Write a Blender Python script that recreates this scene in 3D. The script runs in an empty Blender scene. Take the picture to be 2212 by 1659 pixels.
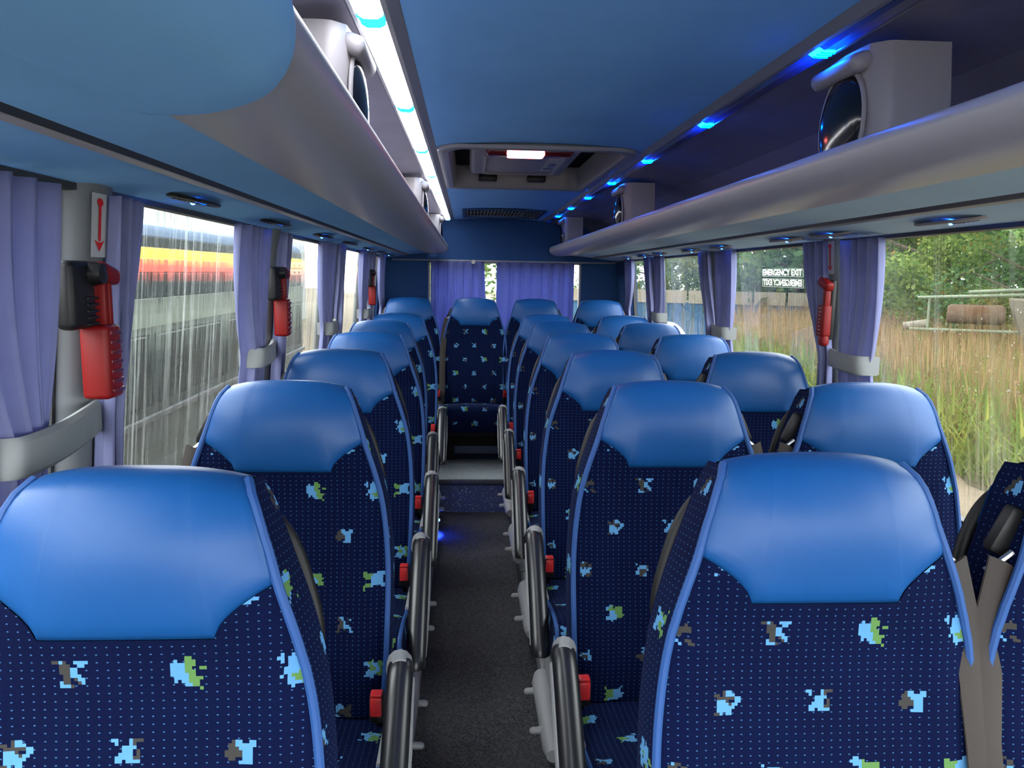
import bpy, bmesh, math, random
from mathutils import Vector, Matrix
random.seed(7)
PI = math.pi
SC = bpy.context.scene
COL = SC.collection

# ------------------------------------------------------------------ camera
CAMZ = 1.45                      # eye height above the aisle carpet; coordinates below are relative to it
cd = bpy.data.cameras.new('camera')
cd.sensor_width = 36.0
cd.lens = 1661.0 / 2212.0 * 36.0
cd.clip_start = 0.02
cd.clip_end = 300
cam = bpy.data.objects.new('camera', cd)
COL.objects.link(cam)
RM = ((0.99822, -0.00871, -0.05896), (-0.0571, 0.14365, -0.98798), (0.01708, 0.98959, 0.14289))
cam.matrix_world = Matrix.Translation((0, 0, CAMZ)) @ Matrix(RM).to_4x4()
SC.camera = cam

# ------------------------------------------------------------------ world, exposure
W = bpy.data.worlds.new('overcast_sky')
SC.world = W
W.use_nodes = True
wt = W.node_tree
wt.nodes.clear()
wo = wt.nodes.new('ShaderNodeOutputWorld')
wb = wt.nodes.new('ShaderNodeBackground')
wb.inputs[0].default_value = (0.93, 0.97, 1.0, 1)
wb.inputs[1].default_value = 3.0
wt.links.new(wb.outputs[0], wo.inputs[0])
SC.view_settings.view_transform = 'Standard'
SC.view_settings.look = 'None'
SC.view_settings.gamma = 1.0
SC.view_settings.use_curve_mapping = False
SC.view_settings.exposure = 1.8
SC.cycles.max_bounces = 10
SC.cycles.diffuse_bounces = 6
SC.cycles.transparent_max_bounces = 24
SC.cycles.sample_clamp_indirect = 8.0


# ------------------------------------------------------------------ node helpers
class NT:
    def __init__(s, name):
        s.mat = bpy.data.materials.new(name)
        s.mat.use_nodes = True
        s.t = s.mat.node_tree
        s.t.nodes.clear()
        s.out = s.t.nodes.new('ShaderNodeOutputMaterial')

    def n(s, typ, **kw):
        nd = s.t.nodes.new(typ)
        for k, v in kw.items():
            setattr(nd, k, v)
        return nd

    def put(s, sock, v):
        if v is None:
            return
        if isinstance(v, bpy.types.NodeSocket):
            s.t.links.new(v, sock)
        elif isinstance(v, (tuple, list)) and len(v) == 3 and sock.type == 'RGBA':
            sock.default_value = (*v, 1)
        else:
            sock.default_value = v

    def m(s, op, a, b=None, c=None):
        nd = s.n('ShaderNodeMath', operation=op)
        s.put(nd.inputs[0], a)
        s.put(nd.inputs[1], b)
        s.put(nd.inputs[2], c)
        return nd.outputs[0]

    def mix(s, f, a, b):
        nd = s.n('ShaderNodeMix', data_type='RGBA')
        s.put(nd.inputs['Factor'], f)
        s.put(nd.inputs['A'] if False else nd.inputs[6], a)
        s.put(nd.inputs[7], b)
        return nd.outputs[2]

    def obj(s):
        return s.n('ShaderNodeTexCoord').outputs['Object']

    def map(s, v, scale=(1, 1, 1)):
        nd = s.n('ShaderNodeMapping')
        s.put(nd.inputs['Vector'], v)
        nd.inputs['Scale'].default_value = scale
        return nd.outputs[0]

    def noise(s, v, scale, detail=2.0, rough=0.5):
        nd = s.n('ShaderNodeTexNoise')
        s.put(nd.inputs['Vector'], v)
        nd.inputs['Scale'].default_value = scale
        nd.inputs['Detail'].default_value = detail
        nd.inputs['Roughness'].default_value = rough
        return nd.outputs[0]

    def ramp(s, f, lo, hi, to0=0.0, to1=1.0):
        nd = s.n('ShaderNodeMapRange')
        s.put(nd.inputs[0], f)
        nd.inputs[1].default_value = lo
        nd.inputs[2].default_value = hi
        nd.inputs[3].default_value = to0
        nd.inputs[4].default_value = to1
        return nd.outputs[0]

    def bump(s, h, strength, dist=0.001):
        nd = s.n('ShaderNodeBump')
        s.put(nd.inputs['Height'], h)
        nd.inputs['Strength'].default_value = strength
        nd.inputs['Distance'].default_value = dist
        return nd.outputs[0]

    def bsdf(s, col, rough=0.5, spec=0.5, metal=0.0, normal=None, **kw):
        b = s.n('ShaderNodeBsdfPrincipled')
        s.put(b.inputs['Base Color'], col)
        s.put(b.inputs['Roughness'], rough)
        s.put(b.inputs['Specular IOR Level'], spec)
        s.put(b.inputs['Metallic'], metal)
        if normal is not None:
            s.t.links.new(normal, b.inputs['Normal'])
        for k, v in kw.items():
            s.put(b.inputs[k.replace('_', ' ')], v)
        return b.outputs[0]

    def done(s, shader):
        s.t.links.new(shader, s.out.inputs[0])
        return s.mat


def plain(name, col, rough=0.5, spec=0.5, metal=0.0, grain=0.0, gscale=400, var=0.0, vscale=6, **kw):
    k = NT(name)
    o = k.obj()
    c = col
    if var:
        f = k.noise(o, vscale, 4, 0.6)
        f = k.ramp(f, 0.3, 0.7)
        c = k.mix(f, tuple(x * (1 - var) for x in col), tuple(min(1, x * (1 + var)) for x in col))
    nr = k.bump(k.noise(o, gscale, 3), grain, 0.001) if grain else None
    return k.done(k.bsdf(c, rough, spec, metal, nr, **kw))


def emit(name, col, strength):
    k = NT(name)
    e = k.n('ShaderNodeEmission')
    k.put(e.inputs[0], col)
    e.inputs[1].default_value = strength
    return k.done(e.outputs[0])


def fabric():
    k = NT('seat_moquette')
    uv = k.n('ShaderNodeUVMap').outputs[0]
    sp = k.n('ShaderNodeSeparateXYZ')
    k.put(sp.inputs[0], uv)
    u, v = sp.outputs[0], sp.outputs[1]
    # woven dots
    pu, pv = 0.0125, 0.0096
    du = k.m('MULTIPLY', k.m('ABSOLUTE', k.m('SUBTRACT', k.m('FRACT', k.m('DIVIDE', u, pu)), 0.5)), pu)
    dv = k.m('MULTIPLY', k.m('ABSOLUTE', k.m('SUBTRACT', k.m('FRACT', k.m('DIVIDE', v, pv)), 0.5)), pv)
    dot = k.m('MULTIPLY', k.m('LESS_THAN', du, 0.0012), k.m('LESS_THAN', dv, 0.0008))
    # block motifs in a staggered lattice
    cu, cv, px = 0.132, 0.096, 0.0042
    r = k.m('FLOOR', k.m('DIVIDE', v, cv))
    odd = k.m('MULTIPLY', k.m('FLOORED_MODULO', r, 2.0), 0.5)
    u2 = k.m('ADD', k.m('DIVIDE', u, cu), odd)
    ci = k.m('FLOOR', u2)
    cell = k.n('ShaderNodeCombineXYZ')
    k.put(cell.inputs[0], ci)
    k.put(cell.inputs[1], r)
    wn = k.n('ShaderNodeTexWhiteNoise', noise_dimensions='3D')
    k.put(wn.inputs['Vector'], cell.outputs[0])
    rnd = wn.outputs['Value']
    rs = k.n('ShaderNodeSeparateColor')
    k.put(rs.inputs[0], wn.outputs['Color'])
    lu = k.m('MULTIPLY', k.m('SUBTRACT', k.m('FRACT', u2), 0.5), cu)
    lv = k.m('MULTIPLY', k.m('SUBTRACT', k.m('FRACT', k.m('DIVIDE', v, cv)), 0.5), cv)
    su = k.m('MULTIPLY', k.m('FLOOR', k.m('DIVIDE', lu, px)), px)
    sv = k.m('MULTIPLY', k.m('FLOOR', k.m('DIVIDE', lv, px)), px)
    su = k.m('ADD', su, px / 2)
    sv = k.m('ADD', sv, px / 2)
    cb = k.n('ShaderNodeCombineXYZ')
    k.put(cb.inputs[0], su)
    k.put(cb.inputs[1], sv)
    k.put(cb.inputs[2], k.m('MULTIPLY', rnd, 9.0))
    nz = k.noise(cb.outputs[0], 95, 0)
    nz2 = k.noise(cb.outputs[0], 60, 0)
    big = k.m('GREATER_THAN', rs.outputs[0], 0.55)
    rad = k.m('ADD', 0.0125, k.m('MULTIPLY', big, 0.004))
    d = k.m('MAXIMUM', k.m('ABSOLUTE', su), k.m('MULTIPLY', k.m('ABSOLUTE', sv), 1.1))
    d = k.m('ADD', d, k.m('MULTIPLY', k.m('SUBTRACT', nz, 0.5), 0.03))
    mask = k.m('LESS_THAN', d, rad)
    sgn = k.m('SUBTRACT', k.m('MULTIPLY', k.m('GREATER_THAN', rs.outputs[1], 0.5), 2.0), 1.0)
    side = k.m('ADD', k.m('MULTIPLY', k.m('MULTIPLY', su, sgn), 14.0), k.m('SUBTRACT', nz2, 0.5))
    second = k.m('GREATER_THAN', side, 0.03)
    alt = k.mix(big, (0.038, 0.036, 0.034), (0.085, 0.18, 0.055))
    mcol = k.mix(second, (0.08, 0.23, 0.43), alt)
    big_n = k.noise(uv, 9, 3)
    base = k.mix(big_n, (0.0012, 0.003, 0.019), (0.0019, 0.005, 0.031))
    col = k.mix(dot, base, (0.030, 0.085, 0.195))
    col = k.mix(mask, col, mcol)
    fz = k.noise(uv, 900, 2)
    nr = k.bump(fz, 0.35, 0.001)
    return k.done(k.bsdf(col, 0.9, 0.06, 0, nr, Sheen_Weight=0.03, Sheen_Roughness=0.4, Sheen_Tint=(0.3, 0.4, 0.9)))


def glass(name, haze, distort, drops):
    k = NT(name)
    o = k.obj()
    st = k.noise(k.map(o, (1, 85, 2.2)), 1.0, 4, 0.65)
    st2 = k.noise(k.map(o, (1, 26, 0.9)), 1.0, 3, 0.6)
    fine = k.noise(k.map(o, (1, 170, 9)), 1.0, 3, 0.6)
    patch = k.noise(k.map(o, (1, 2.6, 1.6)), 1.0, 2)
    streak = k.m('MULTIPLY', k.ramp(st, 0.47, 0.68), k.ramp(st2, 0.36, 0.62))
    streak = k.m('MULTIPLY', streak, k.ramp(patch, 0.3, 0.6, 0.35, 1.0))
    vo = k.n('ShaderNodeTexVoronoi')
    k.put(vo.inputs['Vector'], k.map(o, (1, 125, 130)))
    vo.inputs['Scale'].default_value = 1.0
    rc = k.n('ShaderNodeSeparateColor')
    k.put(rc.inputs[0], vo.outputs['Color'])
    drop = k.m('MULTIPLY', k.m('LESS_THAN', vo.outputs['Distance'], k.m('MULTIPLY', rc.outputs[1], 0.3)), k.m('LESS_THAN', rc.outputs[0], drops))
    h = k.m('ADD', k.m('ADD', st, k.m('MULTIPLY', fine, 0.5)), k.m('MULTIPLY', drop, 1.5))
    nr = k.bump(h, 1.0, 0.012)
    tr = k.n('ShaderNodeBsdfTransparent')
    tint = k.m('MULTIPLY', k.ramp(fine, 0.3, 0.7, 0.84, 1.0), k.ramp(st, 0.52, 0.70, 1.0, 0.72))
    cc = k.n('ShaderNodeCombineColor')
    for i, g in enumerate((0.95, 0.985, 0.97)):
        k.put(cc.inputs[i], k.m('MULTIPLY', tint, g))
    k.put(tr.inputs[0], cc.outputs[0])
    rf = k.n('ShaderNodeBsdfRefraction')
    rf.inputs['IOR'].default_value = 1.045
    rf.inputs['Roughness'].default_value = 0.0
    rf.inputs['Color'].default_value = (0.95, 0.98, 0.97, 1)
    k.put(rf.inputs['Normal'], nr)
    m1 = k.n('ShaderNodeMixShader')
    k.put(m1.inputs[0], k.m('MINIMUM', k.m('ADD', k.m('MULTIPLY', k.ramp(st, 0.38, 0.6), distort), drop), 0.95))
    k.put(m1.inputs[1], tr.outputs[0])
    k.put(m1.inputs[2], rf.outputs[0])
    tl = k.n('ShaderNodeBsdfTranslucent')
    k.put(tl.inputs[0], (0.75, 0.82, 0.80))
    m2 = k.n('ShaderNodeMixShader')
    k.put(m2.inputs[0], k.m('ADD', k.m('MULTIPLY', drop, 0.22), k.m('ADD', haze * 0.06, k.m('MULTIPLY', streak, haze))))  # translucent white on the drops stands in for their highlights
    k.put(m2.inputs[1], m1.outputs[0])
    k.put(m2.inputs[2], tl.outputs[0])
    gl = k.n('ShaderNodeBsdfGlossy')
    gl.inputs['Roughness'].default_value = 0.03
    m3 = k.n('ShaderNodeMixShader')
    lw = k.n('ShaderNodeLayerWeight')
    lw.inputs[0].default_value = 0.12
    k.put(m3.inputs[0], k.m('MULTIPLY', lw.outputs['Fresnel'], 0.2))
    k.put(m3.inputs[1], m2.outputs[0])
    k.put(m3.inputs[2], gl.outputs[0])
    return k.done(m3.outputs[0])


def cloth(name, col, trans):
    k = NT(name)
    o = k.obj()
    f = k.noise(o, 30, 4)
    c = k.mix(f, tuple(x * 0.9 for x in col), tuple(x * 1.08 for x in col))
    weave = k.bump(k.noise(o, 900, 2), 0.25, 0.001)
    d = k.n('ShaderNodeBsdfDiffuse')
    k.put(d.inputs[0], c)
    k.put(d.inputs['Normal'], weave)
    t = k.n('ShaderNodeBsdfTranslucent')
    k.put(t.inputs[0], c)
    mx = k.n('ShaderNodeMixShader')
    mx.inputs[0].default_value = trans
    k.put(mx.inputs[1], d.outputs[0])
    k.put(mx.inputs[2], t.outputs[0])
    return k.done(mx.outputs[0])


def speckled(name, col, spot, rough=0.6, scale=160, amount=0.16):
    k = NT(name)
    o = k.obj()
    vo = k.n('ShaderNodeTexVoronoi')
    k.put(vo.inputs['Vector'], o)
    vo.inputs['Scale'].default_value = scale
    rc = k.n('ShaderNodeSeparateColor')
    k.put(rc.inputs[0], vo.outputs['Color'])
    s = k.m('MULTIPLY', k.m('LESS_THAN', rc.outputs[0], amount), k.m('LESS_THAN', vo.outputs['Distance'], 0.35))
    return k.done(k.bsdf(k.mix(s, col, spot), rough, 0.4))


def carpet():
    k = NT('aisle_carpet')
    o = k.obj()
    f = k.noise(o, 150, 4, 0.8)
    g = k.noise(o, 4, 3)
    c = k.mix(k.ramp(f, 0.35, 0.68), (0.010, 0.0105, 0.012), (0.10, 0.10, 0.108))
    c = k.mix(k.ramp(g, 0.4, 0.75, 0, 0.35), c, (0.07, 0.068, 0.07))
    return k.done(k.bsdf(c, 0.95, 0.1, 0, k.bump(f, 0.9, 0.003)))


def ground_mat(name, a, b, sc=3.0):
    k = NT(name)
    o = k.obj()
    f = k.noise(o, sc, 8, 0.65)
    g = k.noise(o, sc * 14, 4, 0.7)
    c = k.mix(k.ramp(f, 0.35, 0.65), a, b)
    c = k.mix(k.ramp(g, 0.4, 0.8, 0, 0.5), c, tuple(x * 0.6 for x in a))
    return k.done(k.bsdf(c, 0.95, 0.1, 0, k.bump(g, 0.6, 0.03)))


def leaf_mat(name, a, b, c3):
    k = NT(name)
    o = k.obj()
    gi = k.n('ShaderNodeNewGeometry')
    f = gi.outputs['Random Per Island']
    c = k.mix(f, a, b)
    g = k.noise(o, 0.9, 2)
    c = k.mix(k.ramp(g, 0.56, 0.70), c, c3)
    d = k.n('ShaderNodeBsdfDiffuse')
    t = k.n('ShaderNodeBsdfTranslucent')
    k.put(d.inputs[0], c)
    k.put(t.inputs[0], c)
    mx = k.n('ShaderNodeMixShader')
    mx.inputs[0].default_value = 0.45
    k.put(mx.inputs[1], d.outputs[0])
    k.put(mx.inputs[2], t.outputs[0])
    return k.done(mx.outputs[0])


M = {}
M['fabric'] = fabric()
M['leather'] = plain('blue_leatherette', (0.0055, 0.062, 0.215), 0.40, 0.30, grain=0.12, gscale=700, var=0.05)
M['piping'] = plain('light_blue_piping', (0.0163, 0.0628, 0.2093), 0.6, 0.3)
M['shell'] = plain('black_plastic', (0.008, 0.008, 0.009), 0.42, 0.3, grain=0.1)
M['handle'] = plain('dark_handle_plastic', (0.007, 0.006, 0.006), 0.5, 0.3)
M['armpad'] = plain('armrest_black', (0.008, 0.008, 0.010), 0.33, 0.55)
M['greyplastic'] = plain('light_grey_plastic', (0.2326, 0.2326, 0.2390), 0.45, 0.4, grain=0.1, gscale=900)
M['metal'] = plain('brushed_metal', (0.6, 0.6, 0.6), 0.3, 0.5, 1.0)
M['red'] = plain('red_button', (0.4845, 0.0194, 0.0226), 0.35, 0.5)
M['hammer_red'] = plain('hammer_red', (0.17, 0.005, 0.005), 0.45, 0.25)
M['webbing'] = plain('belt_webbing', (0.0355, 0.0291, 0.0258), 0.75, 0.3, grain=0.5, gscale=600)
M['ceil'] = plain('blue_ceiling_fabric', (0.21, 0.49, 0.94), 0.9, 0.15, grain=0.15, gscale=1200, var=0.06, vscale=3)
M['rackblue'] = plain('blue_rack_fabric', (0.25, 0.54, 0.90), 0.9, 0.15, grain=0.15, gscale=1200, var=0.05, vscale=3)
M['rack_lit'] = plain('blue_rack_fabric_lit', (0.4894, 0.6720, 0.7997), 0.9, 0.15, grain=0.15, gscale=1200, var=0.05, vscale=3)  # right rack: window light put into a lighter, greyer copy of the fabric
M['navy'] = plain('navy_wall_fabric', (0.026, 0.070, 0.19), 0.9, 0.15, grain=0.15, gscale=900)
M['roll'] = plain('grey_rack_skin', (0.4092, 0.3906, 0.4139), 0.40, 0.45, grain=0.1, gscale=900)
M['rackin'] = plain('rack_interior', (0.28, 0.27, 0.34), 0.4, 0.45, var=0.1)
M['housing'] = plain('speaker_housing_plastic', (0.27, 0.25, 0.265), 0.45, 0.4, grain=0.1, gscale=900)
M['gloss_black'] = plain('gloss_black', (0.006, 0.006, 0.009), 0.12, 0.6)
M['wall'] = plain('grey_wall_trim', (0.1357, 0.1454, 0.1550), 0.6, 0.35, grain=0.2, gscale=500)
M['darktrim'] = plain('dark_rubber_trim', (0.03, 0.032, 0.036), 0.5, 0.4)
M['alu'] = plain('grey_extrusion', (0.22, 0.22, 0.25), 0.35, 0.5)
def strip_lens():
    """clear lens lit from inside by diode clusters every 665 mm"""
    k = NT('clear_strip_lens')
    sp = k.n('ShaderNodeSeparateXYZ')
    k.put(sp.inputs[0], k.obj())
    q = k.m('SUBTRACT', k.m('FRACT', k.m('ADD', k.m('DIVIDE', k.m('SUBTRACT', sp.outputs[1], 1.38), 0.665), 0.5)), 0.5)
    d = k.m('MULTIPLY', k.m('ABSOLUTE', q), 0.665)
    e = k.m('MULTIPLY', k.m('EXPONENT', k.m('MULTIPLY', d, -26.0)), 1.6)
    return k.done(k.bsdf((0.03, 0.035, 0.09), 0.15, 0.6, Emission_Color=(0.0, 0.03, 1.0), Emission_Strength=e))


M['strip_off'] = strip_lens()
M['white_led'] = emit('white_strip_glow', (0.95, 0.97, 1.0), 8.0)
M['blue_led'] = emit('blue_led_glow', (0.0, 0.10, 1.0), 70.0)
M['cyan_led'] = emit('cyan_joint_glow', (0.01, 0.42, 1.0), 2.2)
M['spot_led'] = emit('blue_spot_glow', (0.02, 0.16, 1.0), 16.0)
M['lens_blue'] = emit('blue_lens_glow', (0.0, 0.09, 1.0), 1.1)
M['red_lamp'] = emit('red_lamp_glow', (1.0, 0.16, 0.16), 5.0)
M['red_dark'] = plain('dark_red_lens', (0.12, 0.008, 0.015), 0.2, 0.5)
M['curtain'] = cloth('side_curtain', (0.2525, 0.2674, 0.4606), 0.40)
M['rear_curtain'] = cloth('rear_curtain', (0.2086, 0.2416, 0.5291), 0.55)
M['tie'] = plain('curtain_tie_grey', (0.1938, 0.2035, 0.2067), 0.6, 0.3, grain=0.2)
M['white'] = plain('white_label', (0.4651, 0.4651, 0.4651), 0.5, 0.3)
M['arrow_red'] = plain('red_print', (0.6, 0.01, 0.015), 0.5, 0.3)
M['letter'] = cloth('pale_letter_print', (0.5760, 0.6048, 0.5760), 0.75)
M['glassL'] = glass('wet_glass_streaked', 0.22, 0.75, 0.06)
M['glassR'] = glass('wet_glass_clear', 0.05, 0.35, 0.09)
M['carpet'] = carpet()
M['step_top'] = speckled('step_speckled', (0.20, 0.225, 0.235), (0.6, 0.62, 0.62), 0.5)
M['riser'] = speckled('riser_speckled', (0.03, 0.045, 0.10), (0.45, 0.48, 0.52), 0.55)
M['platform'] = speckled('platform_speckled', (0.1098, 0.1163, 0.1227), (0.2907, 0.3036, 0.3036), 0.6)
M['black'] = plain('matt_black', (0.006, 0.006, 0.007), 0.8, 0.2)
M['sand'] = ground_mat('sandy_track', (0.1139, 0.0900, 0.0596), (0.1442, 0.1139, 0.0814), 0.8)
M['meadow'] = ground_mat('meadow_soil', (0.0400, 0.0343, 0.0161), (0.0278, 0.0343, 0.0122), 1.2)


# ------------------------------------------------------------------ mesh helpers
class MB:
    def __init__(s):
        s.v, s.f, s.uv = [], [], {}

    def grid(s, pts, uv=None, close_u=False, flip=False):
        """pts[i][j] lattice -> quads; uv[i][j] optional"""
        b = len(s.v)
        ni, nj = len(pts), len(pts[0])
        for i in range(ni):
            for j in range(nj):
                s.v.append(tuple(pts[i][j]))
                if uv:
                    s.uv[b + i * nj + j] = uv[i][j]
        for i in range(ni - 1):
            for j in range(nj if close_u else nj - 1):
                q = [b + i * nj + j, b + i * nj + (j + 1) % nj, b + (i + 1) * nj + (j + 1) % nj, b + (i + 1) * nj + j]
                s.f.append(q[::-1] if flip else q)
        return s

    def tube(s, path, r, n=10, cap=True, flat=1.0):
        P = [Vector(p) for p in path]
        R = r if isinstance(r, (list, tuple)) else [r] * len(P)
        t0 = (P[1] - P[0]).normalized()
        up = Vector((0, 0, 1)) if abs(t0.z) < 0.9 else Vector((0, 1, 0))
        rings = []
        nx = t0.cross(up).normalized()
        for i, p in enumerate(P):
            t = (P[min(i + 1, len(P) - 1)] - P[max(i - 1, 0)]).normalized()
            nx = (nx - t * nx.dot(t)).normalized()
            ny = t.cross(nx)
            rings.append([p + nx * math.cos(2 * PI * k / n) * R[i] + ny * math.sin(2 * PI * k / n) * R[i] * flat for k in range(n)])
        b = len(s.v)
        s.grid(rings, close_u=True)
        if cap:
            s.f.append(list(range(b, b + n)))
            e = b + (len(P) - 1) * n
            s.f.append(list(range(e + n - 1, e - 1, -1)))
        return s

    def box(s, c, d, bevel=0.0, rot=None, seg=2, taper=None):
        bm = bmesh.new()
        bmesh.ops.create_cube(bm, size=1.0)
        for v in bm.verts:
            if taper and v.co.z < 0:
                v.co.x *= taper[0]
                v.co.y *= taper[1]
            v.co = Vector((v.co.x * d[0], v.co.y * d[1], v.co.z * d[2]))
        if bevel:
            bmesh.ops.bevel(bm, geom=bm.edges[:], offset=bevel, segments=seg, affect='EDGES', profile=0.5)
        mt = Matrix.Translation(c) @ (rot.to_4x4() if rot else Matrix())
        bmesh.ops.transform(bm, matrix=mt, verts=bm.verts)
        s.take(bm)
        return s

    def take(s, bm):
        bm.verts.index_update()
        b = len(s.v)
        s.v += [tuple(v.co) for v in bm.verts]
        s.f += [[b + v.index for v in f.verts] for f in bm.faces]
        bm.free()

    def ball(s, c, r, sc=(1, 1, 1), u=16, v=10, rot=None):
        bm = bmesh.new()
        bmesh.ops.create_uvsphere(bm, u_segments=u, v_segments=v, radius=r)
        mt = Matrix.Translation(c) @ (rot.to_4x4() if rot else Matrix()) @ Matrix.Diagonal((*sc, 1))
        bmesh.ops.transform(bm, matrix=mt, verts=bm.verts)
        s.take(bm)
        return s

    def lathe(s, prof, c, axis='Z', n=20):
        """prof: list of (r, h) ; revolved about axis through c"""
        rings = []
        for r, h in prof:
            ring = []
            for k in range(n):
                a = 2 * PI * k / n
                if axis == 'Z':
                    p = (c[0] + r * math.cos(a), c[1] + r * math.sin(a), c[2] + h)
                elif axis == 'X':
                    p = (c[0] + h, c[1] + r * math.cos(a), c[2] + r * math.sin(a))
                else:
                    p = (c[0] + r * math.cos(a), c[1] + h, c[2] + r * math.sin(a))
                ring.append(p)
            rings.append(ring)
        s.grid(rings, close_u=True)
        return s

    def prism(s, poly, axis, a, b):
        """poly of 2-D points extruded along axis from a to b (axis 'X': poly=(y,z); 'Y': (x,z); 'Z': (x,y))"""
        def P(p, h):
            return {'X': (h, p[0], p[1]), 'Y': (p[0], h, p[1]), 'Z': (p[0], p[1], h)}[axis]
        n = len(poly)
        k = len(s.v)
        s.v += [P(p, a) for p in poly] + [P(p, b) for p in poly]
        s.f.append([k + i for i in range(n)])
        s.f.append([k + n + i for i in range(n)][::-1])
        for i in range(n):
            j = (i + 1) % n
            s.f.append([k + j, k + i, k + n + i, k + n + j])
        return s

    def build(s, name, mat, parent=None, smooth=True, loc=None, ang=40):
        me = bpy.data.meshes.new(name)
        me.from_pydata(s.v, [], s.f)
        if s.uv:
            lay = me.uv_layers.new(name='UVMap')
            for lp in me.loops:
                lay.data[lp.index].uv = s.uv.get(lp.vertex_index, (0, 0))
        bm = bmesh.new()
        bm.from_mesh(me)
        bmesh.ops.recalc_face_normals(bm, faces=bm.faces)
        bm.to_mesh(me)
        bm.free()
        me.materials.append(mat)
        if smooth:
            me.shade_smooth()
            me.set_sharp_from_angle(angle=math.radians(ang))
        return link(name, me, parent, loc)


def link(name, me, parent=None, loc=None):
    o = bpy.data.objects.new(name, me)
    COL.objects.link(o)
    if parent is not None:
        o.parent = parent
        if loc:
            o.location = loc
        elif parent.get('abs'):
            o.location = -Vector(parent['abs'])
    else:
        o.location = loc if loc else (0, 0, CAMZ)
    return o


def tag(o, label, cat, group=None):
    o['label'] = label
    o['category'] = cat
    if group:
        o['group'] = group
    return o


def struct(o, label=None):
    o['kind'] = 'structure'
    if label:
        o['label'] = label
    return o


def thing(name, label, cat, base, group=None, local=False):
    """Empty at a thing's base (camera-relative coordinates). Children built in camera-relative
    coordinates are shifted back automatically unless local=True."""
    o = bpy.data.objects.new(name, None)
    COL.objects.link(o)
    o.location = (base[0], base[1], base[2] + CAMZ)
    o.empty_display_size = 0.1
    if not local:
        o['abs'] = list(base)
    return tag(o, label, cat, group)


def copy_tree(root):
    r = root.copy()
    COL.objects.link(r)
    for ch in root.children:
        c = ch.copy()
        COL.objects.link(c)
        c.parent = r
        for g in ch.children:
            d = g.copy()
            COL.objects.link(d)
            d.parent = c
    return r


def lerp(a, b, t):
    return a + (b - a) * t


def interp(tab, x):
    if x <= tab[0][0]:
        return tab[0][1]
    for (x0, y0), (x1, y1) in zip(tab, tab[1:]):
        if x <= x1:
            t = (x - x0) / (x1 - x0)
            return lerp(y0, y1, t)
    return tab[-1][1]


def smooth_tab(tab, n=60):
    """Catmull-Rom resampling of a (x, y) table"""
    out = []
    P = [tab[0]] + list(tab) + [tab[-1]]
    seg = len(tab) - 1
    per = max(2, n // seg)
    for i in range(seg):
        p0, p1, p2, p3 = P[i], P[i + 1], P[i + 2], P[i + 3]
        for k in range(per):
            t = k / per
            out.append(tuple(0.5 * (2 * b + (c - a) * t + (2 * a - 5 * b + 4 * c - d) * t * t + (3 * b - 3 * c + d - a) * t ** 3)
                             for a, b, c, d in zip(p0, p1, p2, p3)))
    out.append(tuple(tab[-1]))
    return out


# =================================================================== THE SETTING
YF, YB = -1.3, 6.12               # front (open windscreen behind the camera) and rear
XL, XR = -0.66, 1.22              # side walls
FZ = -1.45                        # aisle carpet
PZ = -1.41                        # platform under the seats
RZ = -1.26                        # rear platform
DZ = -2.1                         # ground outside


def wx(side, z):
    """inner wall x at height z (tumblehome)"""
    if side < 0:
        return interp([(-1.45, -0.70), (-0.62, -0.68), (0.125, -0.62), (0.5, -0.5)], z)
    return interp([(-1.45, 1.25), (-0.62, 1.235), (0.125, 1.175), (0.5, 1.06)], z)


# floor
m = MB()
m.box((0.065, (YF + 4.54) / 2, FZ - 0.02), (0.49, 4.54 - YF, 0.04))
floor = struct(m.build('floor', M['carpet'], smooth=False), 'dark grey carpet along the aisle')
for nm, x0, x1 in (('platform', -0.72, -0.17), ('platform', 0.30, 1.27)):
    m = MB()
    m.box(((x0 + x1) / 2, (YF + 4.9) / 2, PZ - 0.03), (x1 - x0, 4.9 - YF, 0.06))
    p = m.build(nm, M['platform'], floor, smooth=False, loc=(0, 0, 0))
# step at the back of the aisle
m = MB()
m.box((0.27, (4.90 + YB) / 2, (RZ + FZ) / 2 - 0.02), (1.95, YB - 4.90, RZ - FZ + 0.04 - 0.001))
m.box((0.065, 4.72, (RZ + FZ) / 2 - 0.01), (0.47, 0.36, RZ - FZ - 0.02))
st = struct(m.build('trim_1', M['riser'], smooth=False), 'speckled blue riser of the step before the back row')
m = MB()
m.box((0.065, 4.80, RZ + 0.001), (0.47, 0.54, 0.02), 0.004)
m.build('step_tread', M['step_top'], st, loc=(0, 0, 0))
m = MB()
m.box((0.065, 4.533, RZ + 0.003), (0.47, 0.018, 0.03), 0.004)
m.build('step_nosing', M['darktrim'], st, loc=(0, 0, 0))
# seat rails along the aisle edges
for i, (x, lab) in enumerate(((-0.168, 'grey seat rail along the left edge of the aisle carpet'), (0.285, 'grey seat rail along the right edge of the aisle carpet'))):
    m = MB()
    m.box((x, (YF + 4.5) / 2, FZ + 0.035), (0.03, 4.5 - YF, 0.07), 0.008)
    struct(m.build('trim_%d' % (i + 2), M['greyplastic'], smooth=True), lab)

# side walls: below the sill and the pillars between the windows
PIL = {-1: [0.05, 1.33, 2.52, 3.66, 4.85], 1: [0.05, 1.25, 2.45, 3.65, 4.85]}
WT, WBOT = 0.140, -0.62


def wall_piece(mb, side, y0, y1, z0, z1, th=0.05, nz=6):
    pts = []
    for i in range(nz + 1):
        z = lerp(z0, z1, i / nz)
        x = wx(side, z)
        pts.append((x, z))
    out = [(x + side * th, z) for x, z in pts[::-1]]
    mb.prism(pts + out, 'Y', y0, y1)


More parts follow.
